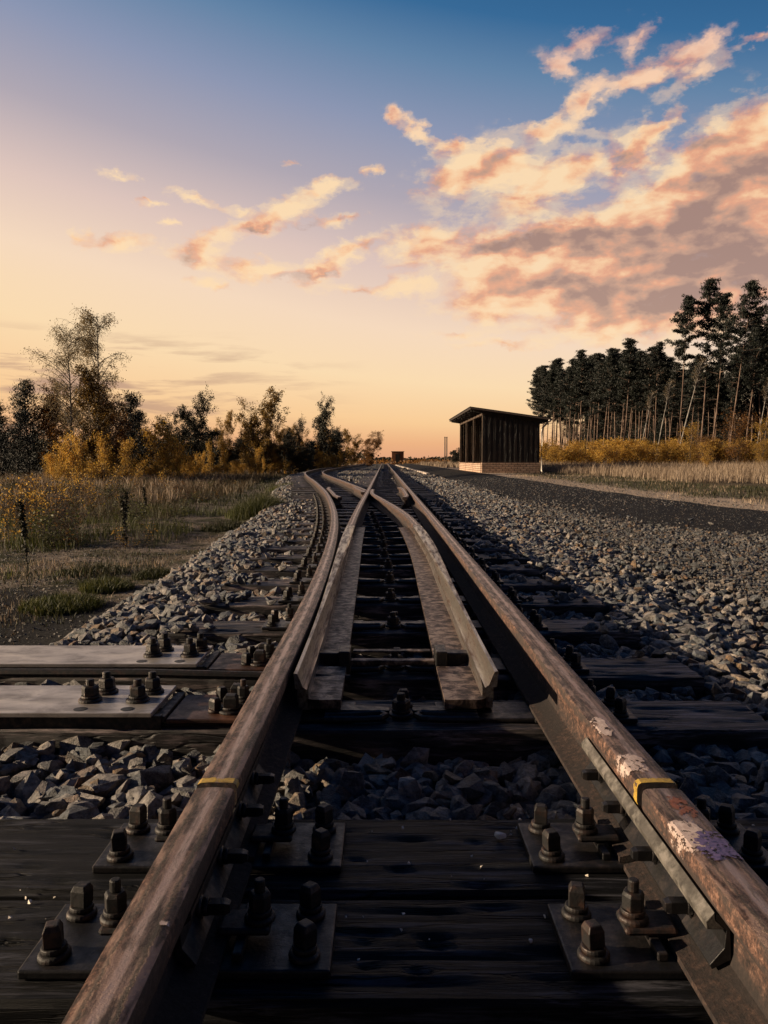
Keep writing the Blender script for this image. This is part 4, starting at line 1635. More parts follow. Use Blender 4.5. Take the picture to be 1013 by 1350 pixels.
for row in range(7):
    s = RNG.uniform(0, 1.5)
    while s < cum[-1]:
        yy0 = float(np.interp(s, cum, fy)); xx0 = float(np.interp(s, cum, fx_))
        off = row * 3.4 + RNG.uniform(-1.2, 1.2)
        x = xx0 + off * 0.8 + RNG.uniform(-.5, .5); yq = yy0 + off * 0.75 + RNG.uniform(-.8, .8)
        px = 503 + x / yq * F
        s += RNG.uniform(1.7, 3.2) + row * .15
        if px > 1075: continue
        o = pines.get()
        Ht = float(np.interp(px, [700, 760, 860, 885, 955, 980, 1030], [16.8, 16.6, 14.6, 12.2, 12.0, 15.5, 18.5])) * RNG.uniform(.9, 1.07) * (1 + .012 * row)
        place(o, x, yq, Ht / 17)
        o.rotation_euler = (Matrix.Rotation(RNG.uniform(-.015, .07), 3, 'Y') @ Matrix.Rotation(RNG.uniform(0, 6), 3, 'Z')).to_euler()
        if row == 0:
            tag(o, 'bare-stemmed dark pine in the front row of the forest edge', 'pine tree', 'front row pines of the forest')
        else:
            tag(o, 'dark pine inside the forest behind the front row of trunks', 'pine tree', 'pines inside the forest')
        cnt += 1
# slanting pale birches in front of the wood
sl = [(887, 915, 470, 66), (700 + 160, 875, 500, 84), (990, 1003, 500, 66), (838, 852, 515, 88)]
bb = Kind([birch(301, 8, .55, 'pale_leaf', 500, 0.1, 'birch_bark', .03, 1, .72)])
for k, (p0, p1, yt, yd) in enumerate(sl):
    o = bb.get()
    H = height_for(yt, yd, .1)
    x0, x1 = pxx(p0, yd), pxx(p1, yd)
    place(o, x0, yd, H / 8)
    o.rotation_euler = (0, math.atan2(x1 - x0, H), 0)
    tag(o, 'thin pale birch stem leaning right before the wood, %s from the left' % ORD[[1, 0, 3, 2][k] if k != 1 else 0] if False else ['thin leaning birch crossing the slim tall pine', 'thin leaning birch in front of the middle of the wood', 'thin leaning birch nearest the right edge of the picture', 'thin leaning birch left of the other pale stems before the wood'][k], 'birch tree')

# young undergrowth spruces in the wood's shade
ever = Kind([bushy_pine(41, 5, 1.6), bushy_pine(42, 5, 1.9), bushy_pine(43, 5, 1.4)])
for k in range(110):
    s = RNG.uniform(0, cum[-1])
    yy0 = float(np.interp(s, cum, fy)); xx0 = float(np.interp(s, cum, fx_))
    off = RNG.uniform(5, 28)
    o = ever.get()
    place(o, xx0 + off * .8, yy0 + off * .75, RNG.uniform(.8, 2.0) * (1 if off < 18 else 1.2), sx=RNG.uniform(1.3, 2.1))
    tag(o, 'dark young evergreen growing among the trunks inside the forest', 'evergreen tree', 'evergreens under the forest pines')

# yellow shrubs in front of the wood
shr = Kind([birch(61, 2.0, .75, 'yellow_leaf', 2600, .02, 'dark_bark', .04, 4, .05, 'shrub', 1.3), birch(62, 2.0, .9, 'yellow_leaf', 3000, .02, 'dark_bark', .04, 5, .05, 'shrub', 1.1),
            birch(63, 2.0, .7, 'yellow_leaf', 1900, .02, 'dark_bark', .042, 3, .05, 'shrub', 1.5)])
lab_sh = 'yellow autumn shrub in the dense hedge-like row before the pine wood'
for k in range(62):
    px = 716 + (1030 - 716) * (k + RNG.uniform(0, .9)) / 62
    yd = RNG.uniform(52, 62)
    o = shr.get()
    place(o, pxx(px, yd), yd, RNG.uniform(.62, 1.0), sx=RNG.uniform(.85, 1.3))
    tag(o, lab_sh, 'shrub', 'yellow shrubs before the pine wood')
sap = Kind([birch(71, 4.0, 1.2, 'yellow_leaf', 3400, .02, 'dark_bark', .045, 2, .1, 'sapling', 1.2), birch(72, 4.0, 1.5, 'brown_leaf', 3600, .02, 'dark_bark', .045, 3, .1, 'sapling', 1.0)])
for px, yt, yd, i, lab in [(906, 562, 50, 0, 'orange sapling under the left tall pine'), (930, 572, 47, 1, 'brownish sapling under the tallest pine'),
                           (928, 585, 36, 0, 'small yellow sapling standing alone in the pale dry grass'), (966, 548, 52, 1, 'tall rust-brown sapling under the leaning pine'),
                           (1002, 556, 50, 0, 'orange sapling at the right edge of the picture'), (998, 582, 40, 0, 'low yellow sapling at the right edge before the dry grass')]:
    o = sap.get(i)
    place(o, pxx(px, yd), yd, height_for(yt, yd, .2) / 4)
    tag(o, lab, 'sapling')

# ------------------------------------------------------------------ left trees
bA = birch(81, 8, 1.75, 'pale_leaf', 10000, .2, 'birch_bark', .036, 1, .2, wide=1.15)
bB = birch(82, 8, 1.5, 'pale_leaf', 14000, .2, 'birch_bark', .036, 1, .2, wide=1.2)
place(bA, pxx(96, 33), 33, height_for(432, 33, .05) / 8, lean=-0.06, lean_dir=PI / 2)
tag(bA, 'tall thin-leaved birch at the far left with white trunk, left of its twin', 'birch tree')
place(bB, pxx(128, 34), 34, height_for(410, 34, .05) / 8)
tag(bB, 'tallest birch on the left with sparse pale drooping crown', 'birch tree')
brn = Kind([birch(83, 6, 1.7, 'brown_leaf', 15000, .06, 'dark_bark', .06, 3, .06, 'autumn_tree', 1.2), birch(84, 6, 1.5, 'birch_leaf', 14000, .06, 'birch_bark', .06, 2, .08, 'autumn_tree', 1.3),
            birch(85, 6, 1.5, 'dark_leaf', 15000, .06, 'dark_bark', .062, 2, .06, 'autumn_tree', 1.2)])
LT = [(118, 478, 34, 1, 'bronze-brown leafy tree filling the foot of the two tall birches', .8), (150, 510, 36, 0, 'brown autumn tree right of the tall birches', .8),
      (75, 505, 36, 0, 'dull brown autumn tree left of the tall birches', .9),
      (252, 511, 50, 2, 'dark pointed tree standing alone above the thicket', .7), (236, 545, 47, 2, 'low dark tree left below the pointed one', 1.1),
      (272, 545, 52, 2, 'low dark tree right below the pointed one', 1.1), (296, 538, 56, 1, 'small thin tree in the gap left of the orange birch', .6),
      (318, 552, 58, 1, 'low thin tree close left of the orange birch', .8),
      (337, 506, 50, 1, 'bronze-orange birch in the middle of the left thicket', .85), (358, 536, 53, 1, 'lower bronze tree right of the orange birch', .7),
      (384, 545, 55, 2, 'dark round tree between the bronze trees and the end birch', .6), (395, 556, 60, 1, 'small brown tree left of the end birch', .8),
      (419, 521, 58, 2, 'slim dark birch at the right end of the left thicket', .62), (432, 552, 62, 1, 'low brown tree right of the slim dark birch', .8),
      (461, 564, 86, 1, 'left of two small distant trees near the vanishing point', .9), (483, 567, 92, 0, 'right of two small distant trees near the vanishing point', 1.0),
      (597, 588, 90, 2, 'small distant tree just left of the shelter', 1.2)]
for px, yt, yd, i, lab, wx in LT:
    o = brn.get(i)
    s = height_for(yt, yd, .1) / 6
    place(o, pxx(px, yd), yd, s, sx=s * wx)
    tag(o, lab, 'tree')
EV = [(2, 522, 33, 'evergreen cut by the left edge of the picture'), (36, 497, 35, 'tall dark evergreen left of the brown trees'), (62, 515, 37, 'evergreen behind the foot of the white birch trunk'),
      (168, 512, 38, 'dark evergreen right of the tall birches'), (185, 535, 40, 'lower evergreen at the right of the dark one'), (20, 535, 31, 'low evergreen in front at the far left')]
for px, yt, yd, lab in EV:
    o = ever.get()
    s = height_for(yt, yd, .1) / 5
    place(o, pxx(px, yd), yd, s, sx=s * 0.9)
    tag(o, lab, 'evergreen tree')
for k in range(44):   # background thicket
    px = -30 + 480 * (k + RNG.uniform(0, 1)) / 44
    yd = RNG.uniform(52, 72)
    yt = RNG.uniform(562, 584)
    o = ever.get() if k % 2 else brn.get(2)
    hh = 5 if k % 2 else 6
    s = height_for(yt, yd, .1) / hh
    place(o, pxx(px, yd), yd, s, sx=s * 1.5)
    tag(o, 'low dark %s in the unbroken thicket behind the left trees' % ('evergreen' if k % 2 else 'bush'), 'tree', 'background thicket on the left' if k % 2 else 'background bushes on the left')
# yellow shrubs left
o = brn.get(0)
YL = [(213, 556, 37, 1.25), (196, 566, 40, 1.0), (232, 580, 38, 1.0)]
labs = ['tallest golden shrub right of the evergreens on the left', 'golden shrub left behind the tallest one', 'low golden shrub right of the tallest one']
for (px, yt, yd, wx), lab in zip(YL, labs):
    q = shr.get()
    s = height_for(yt, yd, 0) / 2
    place(q, pxx(px, yd), yd, s, sx=s * .8)
    tag(q, lab, 'shrub')
place(o, pxx(160, 45), 45, height_for(545, 45, 0) / 6)
tag(o, 'brown bush behind the evergreens on the left', 'tree')
for k in range(84):
    px = 60 + 395 * ((k + RNG.uniform(0, 1)) / 84)
    yd = 27 + 33 * ((px - 60) / 395) ** 1.2 + RNG.uniform(-3, 4)
    q = shr.get()
    place(q, pxx(px, yd), yd, RNG.choice([.3, .4, .5, .6, .85]) * RNG.uniform(.8, 1.15), sx=RNG.uniform(.3, .6))
    tag(q, 'low yellow shrub in the golden band before the left thicket', 'shrub', 'low yellow shrubs on the left')
# near leafy plants on the left
near = Kind([birch(91, 1.2, .32, 'yellow_leaf', 330, .0, 'dark_bark', .024, 4, .1, 'young_plant', 1.8), birch(92, 1.2, .28, 'yellow_leaf', 220, .0, 'dark_bark', .024, 3, .2, 'young_plant', 2.2)])
NP = [(15, 618, 9.5, 0, 'yellow-leaved young plant nearest the left edge'), (42, 628, 9.2, 1, 'yellow-leaved plant with dark stem near the left edge'), (112, 612, 15, 0, 'golden young plant left of the dark seed heads'),
      (85, 620, 15.5, 1, 'thin golden plant behind the near left plants'), (145, 606, 19, 0, 'golden young plant beyond the grass on the left'), (0, 632, 9, 0, 'young plant half cut by the left edge'),
      (218, 612, 22, 1, 'small golden plant in the middle of the left meadow'), (60, 632, 12, 1, 'slender golden plant right of the near left plants'),
      (98, 618, 17, 0, 'golden bushy plant behind the thin one on the left'), (126, 622, 14, 1, 'leafy golden plant just right of the larger golden one'), (175, 610, 24, 0, 'far golden plant before the left shrubs')]
for px, yt, yd, i, lab in NP:
    q = near.get(i)
    s = height_for(yt, yd, -.1) / 1.2
    place(q, pxx(px, yd), yd, s, sx=s * 1.1)
    tag(q, lab, 'plant')


weed = Kind([birch(95, .7, .2, 'yellow_leaf', 170, .0, 'dark_bark', .02, 3, .1, 'meadow_weed', 1.8), birch(96, .7, .26, 'green_grass', 260, .0, 'dark_bark', .024, 4, .05, 'meadow_weed', 1.2), birch(97, .7, .22, 'brown_leaf', 200, .0, 'dark_bark', .02, 3, .1, 'meadow_weed', 1.6)])
for k in range(90):
    yd = 8.5 + 22 * RNG.random() ** 1.3
    px = RNG.uniform(-5, 330)
    x0 = pxx(px, yd)
    if x0 > bed_left(yd) - 1.0: continue
    i = int(RNG.choice([0, 1, 1, 2]))
    q = weed.get(i)
    place(q, x0, yd, RNG.uniform(.3, .72), sx=RNG.uniform(.5, 1.2))
    tag(q, ['low golden weed in the left meadow grass', 'low green leafy weed in the left meadow grass', 'low rust-brown weed in the left meadow grass'][i], 'weed', ['golden weeds in the left meadow', 'green weeds in the left meadow', 'brown weeds in the left meadow'][i])


# dead seed stalks
def stalk(seed):
    rnd = random.Random(seed)
    root = empty('seed_stalk')
    mb = MB()
    pts = curve_pts((0, 0, -.05), (0, 0, 1), .8, 5, .05, 0, rnd)
    mb.tube(pts, [.008, .007, .006, .005, .004, .003], 5)
    mb.build('stem', M['dark_bark'], root)
    C = np.array([tuple(pts[3].lerp(pts[5], rnd.random())) for _ in range(160)]) + RNG.normal(size=(160, 3)) * np.array([.012, .012, .02])
    C2 = np.array([tuple(pts[1].lerp(pts[5], rnd.random())) for _ in range(80)]) + RNG.normal(size=(80, 3)) * .016
    quads(np.concatenate([C, C2]), np.full(240, .02), 'seed_head', M['dark_leaf'], root)
    return root


sk = Kind([stalk(1)])
for k, (px, yt, yd) in enumerate([(158, 640, 8.6), (163, 645, 8.4), (31, 645, 6.5), (190, 640, 11)]):
    q = sk.get()
    place(q, pxx(px, yd), yd, height_for(yt, yd, -.12) / .8)
    tag(q, ['dark dead seed stalk in the left meadow, taller of a close pair', 'dark dead seed stalk, shorter of a close pair', 'dark dead stalk near the left edge of the picture', 'dark dead stalk right of the close pair'][k], 'plant')


# ------------------------------------------------------------------ grass
def blades(name, x, y, h, w, mat, label, lean=.35, zf=gz, kind='stuff', parent=None, origin=None):
    n = len(x)
    z = zf(x, y) - 0.01
    C = np.stack([x, y, z], 1)
    if origin is not None: C = C - np.array(origin)
    a = RNG.uniform(0, 2 * PI, n)
    s = np.stack([np.cos(a), np.sin(a), np.zeros(n)], 1) * np.asarray(w)[:, None]
    l = RNG.normal(0, lean, (n, 2))
    d1 = np.stack([l[:, 0] * .35, l[:, 1] * .35, np.ones(n)], 1); d2 = np.stack([l[:, 0] * 1.1, l[:, 1] * 1.1, np.full(n, .8)], 1)
    H = np.asarray(h)[:, None]
    m1 = C + d1 * H * .55; t = m1 + d2 * H * .5
    V = np.stack([C - s, C + s, m1 + s * .7, m1 - s * .7, t], 1).reshape(-1, 3)
    b = np.arange(n)[:, None] * 5
    F1 = np.concatenate([b + np.array([[0, 1, 2]]), b + np.array([[0, 2, 3]]), b + np.array([[3, 2, 4]])], 0)
    o = np_mesh(name, V, F1, mat, rnd=np.repeat(RNG.random(n), 5), parent=parent)
    if kind: tag(o, label, None, None, kind)
    return o


def noise2(x, y, s, o=0.0):
    return np.array([mnoise.noise(Vector((a * s + o, b * s, 0.3))) for a, b in zip(x, y)])


def meadow(name, x0, x1, y0, y1, dens, hmin, hmax, w, mat, label, mask, patch=.6, thr=-.1):
    x, y = sample(x0, x1, y0, y1, dens)
    k = mask(x, y)
    x, y = x[k], y[k]
    nz = noise2(x, y, patch, 3.1 if 'dry' in mat else 8.2)
    k = nz > thr + RNG.normal(0, .08, len(x))
    x, y, nz = x[k], y[k], nz[k]
    h = RNG.uniform(hmin, hmax, len(x)) * (0.75 + np.clip(nz, 0, .5))
    return blades(name, x, y, h, RNG.uniform(.6, 1.2, len(x)) * w, M[mat], label)


left = lambda a: (lambda x, y: x < bed_left(y) - a)
vis = lambda x, y: np.abs(x) < y * .56 + .5
meadow('dry_grass', -12, -2.5, 8.5, 20, 260, .1, .3, .004, 'brown_grass', 'brown dry grass covering the left meadow', lambda x, y: (x < bed_left(y) - 1.5 - .04 * (y < 12)) & vis(x, y), .5, .0)
meadow('dry_grass', -24, -4, 20, 45, 60, .15, .4, .009, 'brown_grass', 'brown grass before the left thicket', lambda x, y: (x < bed_left(y) - .9) & vis(x, y), .25, -.45)
meadow('green_grass', -7, -2.4, 6.2, 14, 520, .06, .22, .0035, 'green_grass', 'green grass growing through the left meadow', lambda x, y: (x < bed_left(y) - .75) & vis(x, y), .7, .02)
meadow('dry_grass', -20, -4, 14, 40, 40, .2, .45, .009, 'dry_grass', 'pale dry grass stalks among the left meadow', lambda x, y: (x < bed_left(y) - 2.2) & vis(x, y), .3, .05)
meadow('green_grass', -9, -2.6, 14, 45, 70, .08, .2, .009, 'moss_grass', 'short green grass along the far left ballast edge', lambda x, y: (x < bed_left(y) - .1) & (x > bed_left(y) - 2.2) & vis(x, y), .5, -.3)
meadow('moss_grass', -6, -1.8, 4.2, 9, 700, .02, .06, .003, 'moss_grass', 'short mossy grass on the bare ground at left', lambda x, y: (x < bed_left(y) - .3) & vis(x, y), 1.3, .12)
meadow('dry_litter', -7, -1.9, 3.4, 10, 900, .012, .05, .0025, 'brown_grass', 'matted dead grass litter on the bare left ground', lambda x, y: (x < bed_left(y) - .2) & vis(x, y) & (y > 3.6), 1.6, -.02)
meadow('dry_litter', -7, -1.9, 4.5, 11, 400, .02, .09, .0025, 'dry_grass', 'pale dead stalks lying on the bare left ground', lambda x, y: (x < bed_left(y) - .3) & vis(x, y), 1.1, .1)
# right
meadow('dry_grass', 7, 40, 24, 56, 75, .3, .65, .009, 'dry_grass', 'tall pale dry grass before the yellow shrubs', lambda x, y: (x > road_r(y) + 4.2 - .06 * (y - 24)) & vis(x, y) & ~((x < 8.5) & (y > 36) & (y < 52)), .3, -.55)
meadow('moss_grass', 5, 15, 10, 38, 170, .05, .15, .006, 'moss_grass', 'short green and brown grass beside the road', lambda x, y: (x > road_r(y) + 1.0) & (x < road_r(y) + 4.6) & vis(x, y) & ~((x < 8.5) & (y > 36) & (y < 52)), .6, -.1)
meadow('dry_grass', 5, 15, 10, 40, 60, .04, .14, .006, 'dry_grass', 'short dry grass on the pale verge beside the road', lambda x, y: (x > road_r(y) + .3) & (x < road_r(y) + 4.6) & vis(x, y) & ~((x < 8.5) & (y > 36) & (y < 52)), .8, .0)
meadow('dry_grass', -14, 24, 62, 120, 12, .3, .6, .03, 'dry_grass', 'distant dry grass fields around the vanishing point', lambda x, y: ((x < bed_left(y) - .5) | (x > 5)) & vis(x, y), .15, -.5)


# tufts (things)
def tuft(px, yd, r, h, mat, n, label, w=.0035):
    cx = pxx(px, yd)
    a = RNG.uniform(0, 2 * PI, n); rr = r * np.sqrt(RNG.random(n))
    x = cx + rr * np.cos(a); y = yd + rr * np.sin(a)
    hh = h * RNG.uniform(.5, 1.1, n) * (1.15 - .5 * rr / r)
    o0 = (cx, yd, float(gz(cx, yd)))
    o = blades('grass_tuft', x, y, hh, RNG.uniform(.6, 1.2, n) * w, M[mat], None, .5, gz, None, origin=o0)
    o.location = o0
    tag(o, label, 'grass tuft')


tuft(338, 12.2, .42, .42, 'green_grass', 2600, 'big bright green grass tuft against the ballast edge')
tuft(318, 12.8, .3, .3, 'green_grass', 1000, 'smaller green tuft left of the big bright one')
tuft(357, 14.0, .3, .2, 'green_grass', 700, 'low green tuft right behind the big bright one')
tuft(290, 10.5, .3, .2, 'moss_grass', 700, 'dull green tuft left before the big bright one')
tuft(75, 5.0, .26, .12, 'green_grass', 1600, 'round green tuft nearest the camera on the left')
tuft(135, 5.7, .2, .13, 'green_grass', 1000, 'grass tuft on bare ground, right behind the nearest one')
tuft(118, 6.5, .3, .1, 'moss_grass', 1000, 'broad flat moss tuft at the back of the bare ground')
tuft(195, 6.3, .16, .12, 'moss_grass', 700, 'small dark tuft near the ballast edge')
tuft(375, 22, .6, .25, 'green_grass', 900, 'pale green tuft at the bend of the ballast edge', .006)
tuft(210, 5.6, .1, .1, 'moss_grass', 260, 'tiny dark tuft beside the ballast')

# ------------------------------------------------------------------ shelter
SX0, SX1, SY0, SY1 = 4.80, 7.64, 38.0, 49.4
G = float(gz(6, 38)) - 0.0
root = empty('shelter', (0, 0, G), 0, 'open-fronted dark timber platform shelter on a pale brick base', 'shelter')
H_L, H_R = 2.98, 2.58      # wall heights at left (track side) and right


def wall_top(x): return H_L + (H_R - H_L) * (x - SX0) / (SX1 - SX0)


BT = 0.52
# brick base: front, back, right, low side pieces
mb = MB()
mb.box(SX0, SX1, SY0, SY0 + .24, -.15, BT)
mb.build('brick_base', M['brick'], root)
MB().box(SX1 - .24, SX1, SY0 + .241, SY1 - .241, -.15, BT - .002).build('brick_base', M['brick'], root)
MB().box(SX0, SX1, SY1 - .24, SY1, -.15, BT).build('brick_base', M['brick'], root)
MB().box(SX0 + .01, SX0 + .2, SY0 + .6, SY1 - .241, -.15, BT - .06).build('brick_base', M['brick'], root)
o = MB().box(SX0 + .2, SX1 - .24, SY0 + .241, SY1 - .241, -.1, .03).build('floor_slab', M['concrete'], root)


def plank_wall(y0, name):
    mb = MB()
    x = SX0 + .02
    rnd = random.Random(int(y0))
    k = 0
    while x < SX1 - .02:
        w = rnd.uniform(.11, .15)
        x1 = min(SX1 - .01, x + w)
        dy = rnd.uniform(0, .012) + (.02 if k % 2 else 0)
        zt = wall_top(x) - .02
        vs = [(x, y0 + .05 + dy, BT), (x1 - .006, y0 + .05 + dy, BT), (x1 - .006, y0 + .12, BT), (x, y0 + .12, BT),
              (x, y0 + .05 + dy, zt), (x1 - .006, y0 + .05 + dy, wall_top(x1) - .02), (x1 - .006, y0 + .12, wall_top(x1) - .02), (x, y0 + .12, zt)]
        mb.add(vs, [(0, 3, 2, 1), (4, 5, 6, 7), (0, 1, 5, 4), (1, 2, 6, 5), (2, 3, 7, 6), (3, 0, 4, 7)])
        x = x1; k += 1
    return mb.build(name, M['planks'], root)


plank_wall(SY0, 'plank_wall')
plank_wall(SY1 - .2, 'plank_wall')
mb = MB()
yy = SY0 + .2
while yy < SY1 - .2:
    mb.box(SX1 - .14 + random.uniform(0, .01), SX1 - .06, yy, yy + .135, BT, H_R - .45)
    yy += .14
mb.build('plank_wall', M['planks'], root)
for yy in (SY0 + .06, SY0 + 3.9, SY0 + 7.6, SY1 - .2):
    MB().box(SX0 + .01, SX0 + .13, yy, yy + .12, BT if yy < SY0 + 1 or yy > SY1 - 1 else -.05, H_L - .16).build('post', M['beam_wood'], root, bevel=.008)
MB().box(SX0 - .0, SX0 + .14, SY0 + .01, SY1 - .01, H_L - .16, H_L).build('beam', M['beam_wood'], root, bevel=.008)
for yy in (SY0 + .3, SY0 + 3.9, SY0 + 7.6, SY1 - .4):
    MB().box(SX1 - .16, SX1 - .06, yy, yy + .1, H_R - .449, H_R - .03).build('post', M['beam_wood'], root)
# roof: slab with overhangs, sloping down to the right
ox0, ox1, oy0, oy1 = SX0 - .62, SX1 + .42, SY0 - .35, SY1 + .35
zl = wall_top(ox0) + .02; zr = wall_top(ox1) + .02
th = .12


def roof_mb(x0, x1, y0, y1, t0, t1):
    za, zb = wall_top(x0) + .02, wall_top(x1) + .02
    vs = [(x0, y0, za + t0), (x1, y0, zb + t0), (x1, y1, zb + t0), (x0, y1, za + t0), (x0, y0, za + t1), (x1, y0, zb + t1), (x1, y1, zb + t1), (x0, y1, za + t1)]
    return MB().add(vs, [(0, 3, 2, 1), (4, 5, 6, 7), (0, 1, 5, 4), (1, 2, 6, 5), (2, 3, 7, 6), (3, 0, 4, 7)])


rf = roof_mb(ox0, ox1, oy0, oy1, 0, .1).build('roof', M['planks'], root)
roof_mb(ox0 - .03, ox1 + .03, oy0 - .03, oy1 + .03, .101, .125).build('roof_felt', M['roof_felt'], rf)
roof_mb(ox0 - .02, ox1 + .02, oy0 - .025, oy0 - .002, .03, .1).build('fascia', M['fascia'], rf)
for k in range(9):
    yy = oy0 + .3 + k * 1.35
    roof_mb(ox0 + .05, ox1 - .05, yy, yy + .07, -.1, -.001).build('rafter', M['planks'], rf)
mb = MB()
mb.tube([(SX1 + .34, SY0 - .3, zr - .02), (SX1 + .3, SY0 - .15, zr - .12), (SX1 + .1, SY0 - .06, H_R - .38), (SX1 + .07, SY0 - .05, H_R - .6), (SX1 + .07, SY0 - .05, 0.12), (SX1 + .12, SY0 - .12, .02)], .045, 8)
mb.build('downpipe', M['zinc'], root, smooth=True)
mb = MB()
mb.tube([(SX1 + .38, oy0 - .05, zr - .0), (SX1 + .38, oy1, zr - .0)], .06, 8)
mb.build('gutter', M['zinc'], root, smooth=True)

# ------------------------------------------------------------------ small far things
def at_obj(name, x, y, label, cat, group=None):
    return empty(name, (x, y, float(gz(x, y))), 0, label, cat, group)


# kerb of the platform
for k in range(18):
    y0 = 40 + k * 4.0
    x0 = 2.42 - .008 * (y0 - 40)
    o = MB().box(-.09, .09, 0, 3.96, -.1, .1, jit=.004).build('kerb_stone', M['concrete'], None, bevel=.01, loc=(x0 - .15, y0, float(gz(x0, y0)) + .03))
    if k == 0:
        tag(o, 'nearest pale kerb stone of the platform edge left of the road', 'kerb stone', 'kerb stones along the platform')
    else:
        tag(o, 'pale kerb stone farther along the platform edge, beyond the nearest one', 'kerb stone', 'kerb stones along the platform')
# fouling marker
r = at_obj('fouling_marker', pxx(460, 24.5), 24.5, 'small white and black marker post between the two tracks', 'marker')
MB().box(-.055, .055, -.03, .03, -.1, .33).build('post', M['white'], r, bevel=.008)
MB().box(-.03, .03, -.036, -.031, .12, .24).build('dark_band', M['black'], r)
# low bracket right of the straight track
r = at_obj('wire_post', pxx(527, 46), 46, 'low pale bracket post just right of the straight track', 'post')
MB().box(-.05, .05, -.05, .05, -.1, .3).build('post', M['concrete'], r, bevel=.01)
MB().tube([(0, 0, .28), (.15, 0, .36), (.3, 0, .3), (.34, 0, .1)], .03, 6).build('bracket', M['dark_iron'], r)
# twin poles
for k, (px, yt) in enumerate(((583.5, 578), (586, 578))):
    yd = 74 + k * .2
    r = at_obj('telegraph_pole', pxx(px, yd), yd, ['thin pole left of the shelter, the left one of a close pair', 'thin pole left of the shelter, the right one of a close pair'][k], 'pole')
    MB().tube([(0, 0, -.2), (0, 0, 2.75)], [.065, .05], 8).build('shaft', M['beam_wood'], r, smooth=True)
    MB().lathe([(.07, 2.75), (.07, 2.8), (.02, 2.84)], 8).build('cap', M['dark_iron'], r)
# far signal post
r = at_obj('signal_post', pxx(494, 75), 75, 'tiny dark signal post left of the straight track at the vanishing point', 'post')
MB().tube([(0, 0, -.1), (0, 0, 1.0)], .04, 6).build('shaft', M['dark_iron'], r)
MB().box(-.08, .08, -.03, .03, .85, 1.1).build('plate', M['dark_iron'], r)
# far hut
r = at_obj('brick_hut', pxx(521.5, 150), 150, 'small distant reddish brick hut near the vanishing point', 'hut')
MB().box(-1.15, 1.15, -1.2, 1.2, -.3, 2.3).build('wall', M['hut_brick'], r)
MB().box(-1.25, 1.25, -1.3, 1.3, 2.301, 2.42).build('roof', M['roof_felt'], r)
MB().box(-.45, .4, -1.23, -1.201, .0, 1.9).build('door', M['planks'], r)
# distant wood along the horizon
C = []
for k in range(900):
    x = RNG.uniform(-420, 420); yy = RNG.uniform(430, 520)
    if -14 < x / yy * F < 95 and True:
        hgt = RNG.uniform(.8, 2.2)
    else:
        hgt = RNG.uniform(4, 7)
    m = 70
    p = RNG.normal(size=(m, 3)) * np.array([2.4, 2.0, hgt * .3]) + np.array([x, yy, hgt * .45])
    C.append(p)
C = np.concatenate(C); C[:, 2] = np.maximum(C[:, 2], 0)
o = quads(C, RNG.uniform(.4, 1.0, len(C)), 'distant_wood', M['dark_leaf'], None, aspect=.8)
tag(o, 'low dark line of distant woodland on the horizon', None, None, 'stuff')
# low scrub strip beyond the vanishing point
C = []
for k in range(260):
    x = RNG.uniform(-30, 60); yy = RNG.uniform(125, 200)
    C.append(RNG.normal(size=(60, 3)) * np.array([1.2, 1.2, .28]) + np.array([x, yy, .25]))
o = quads(np.concatenate(C), RNG.uniform(.1, .25, 260 * 60), 'scrub', M['brown_leaf'], None)
tag(o, 'low brown scrub beyond the end of the tracks', None, None, 'stuff')

# ------------------------------------------------------------------ light
SUN_EL = 15.0
sun_dir = Vector((-0.99, -0.05, 0)).normalized()       # towards the sun: left of the track
sd = Vector((sun_dir.x * math.cos(R(SUN_EL)), sun_dir.y * math.cos(R(SUN_EL)), math.sin(R(SUN_EL))))
sun = bpy.data.lights.new('Sun', 'SUN')
sun.energy = 5.0
sun.angle = R(0.6)
sun.color = (1.0, 0.77, 0.52)
so = bpy.data.objects.new('Sun', sun)
COL.objects.link(so)
so.rotation_euler = sd.to_track_quat('Z', 'Y').to_euler()

# ------------------------------------------------------------------ world
def px_dir(px, py):
    v = Vector(((px - 506.5) / F, 1.0, (675 - py) / F))
    c, s = math.cos(-PITCH), math.sin(-PITCH)
    return Vector((v.x, v.y * c - v.z * s, v.y * s + v.z * c)).normalized()


def azel(px, py):
    d = px_dir(px, py)
    return math.degrees(math.atan2(d.x, d.y)), math.degrees(math.asin(d.z))


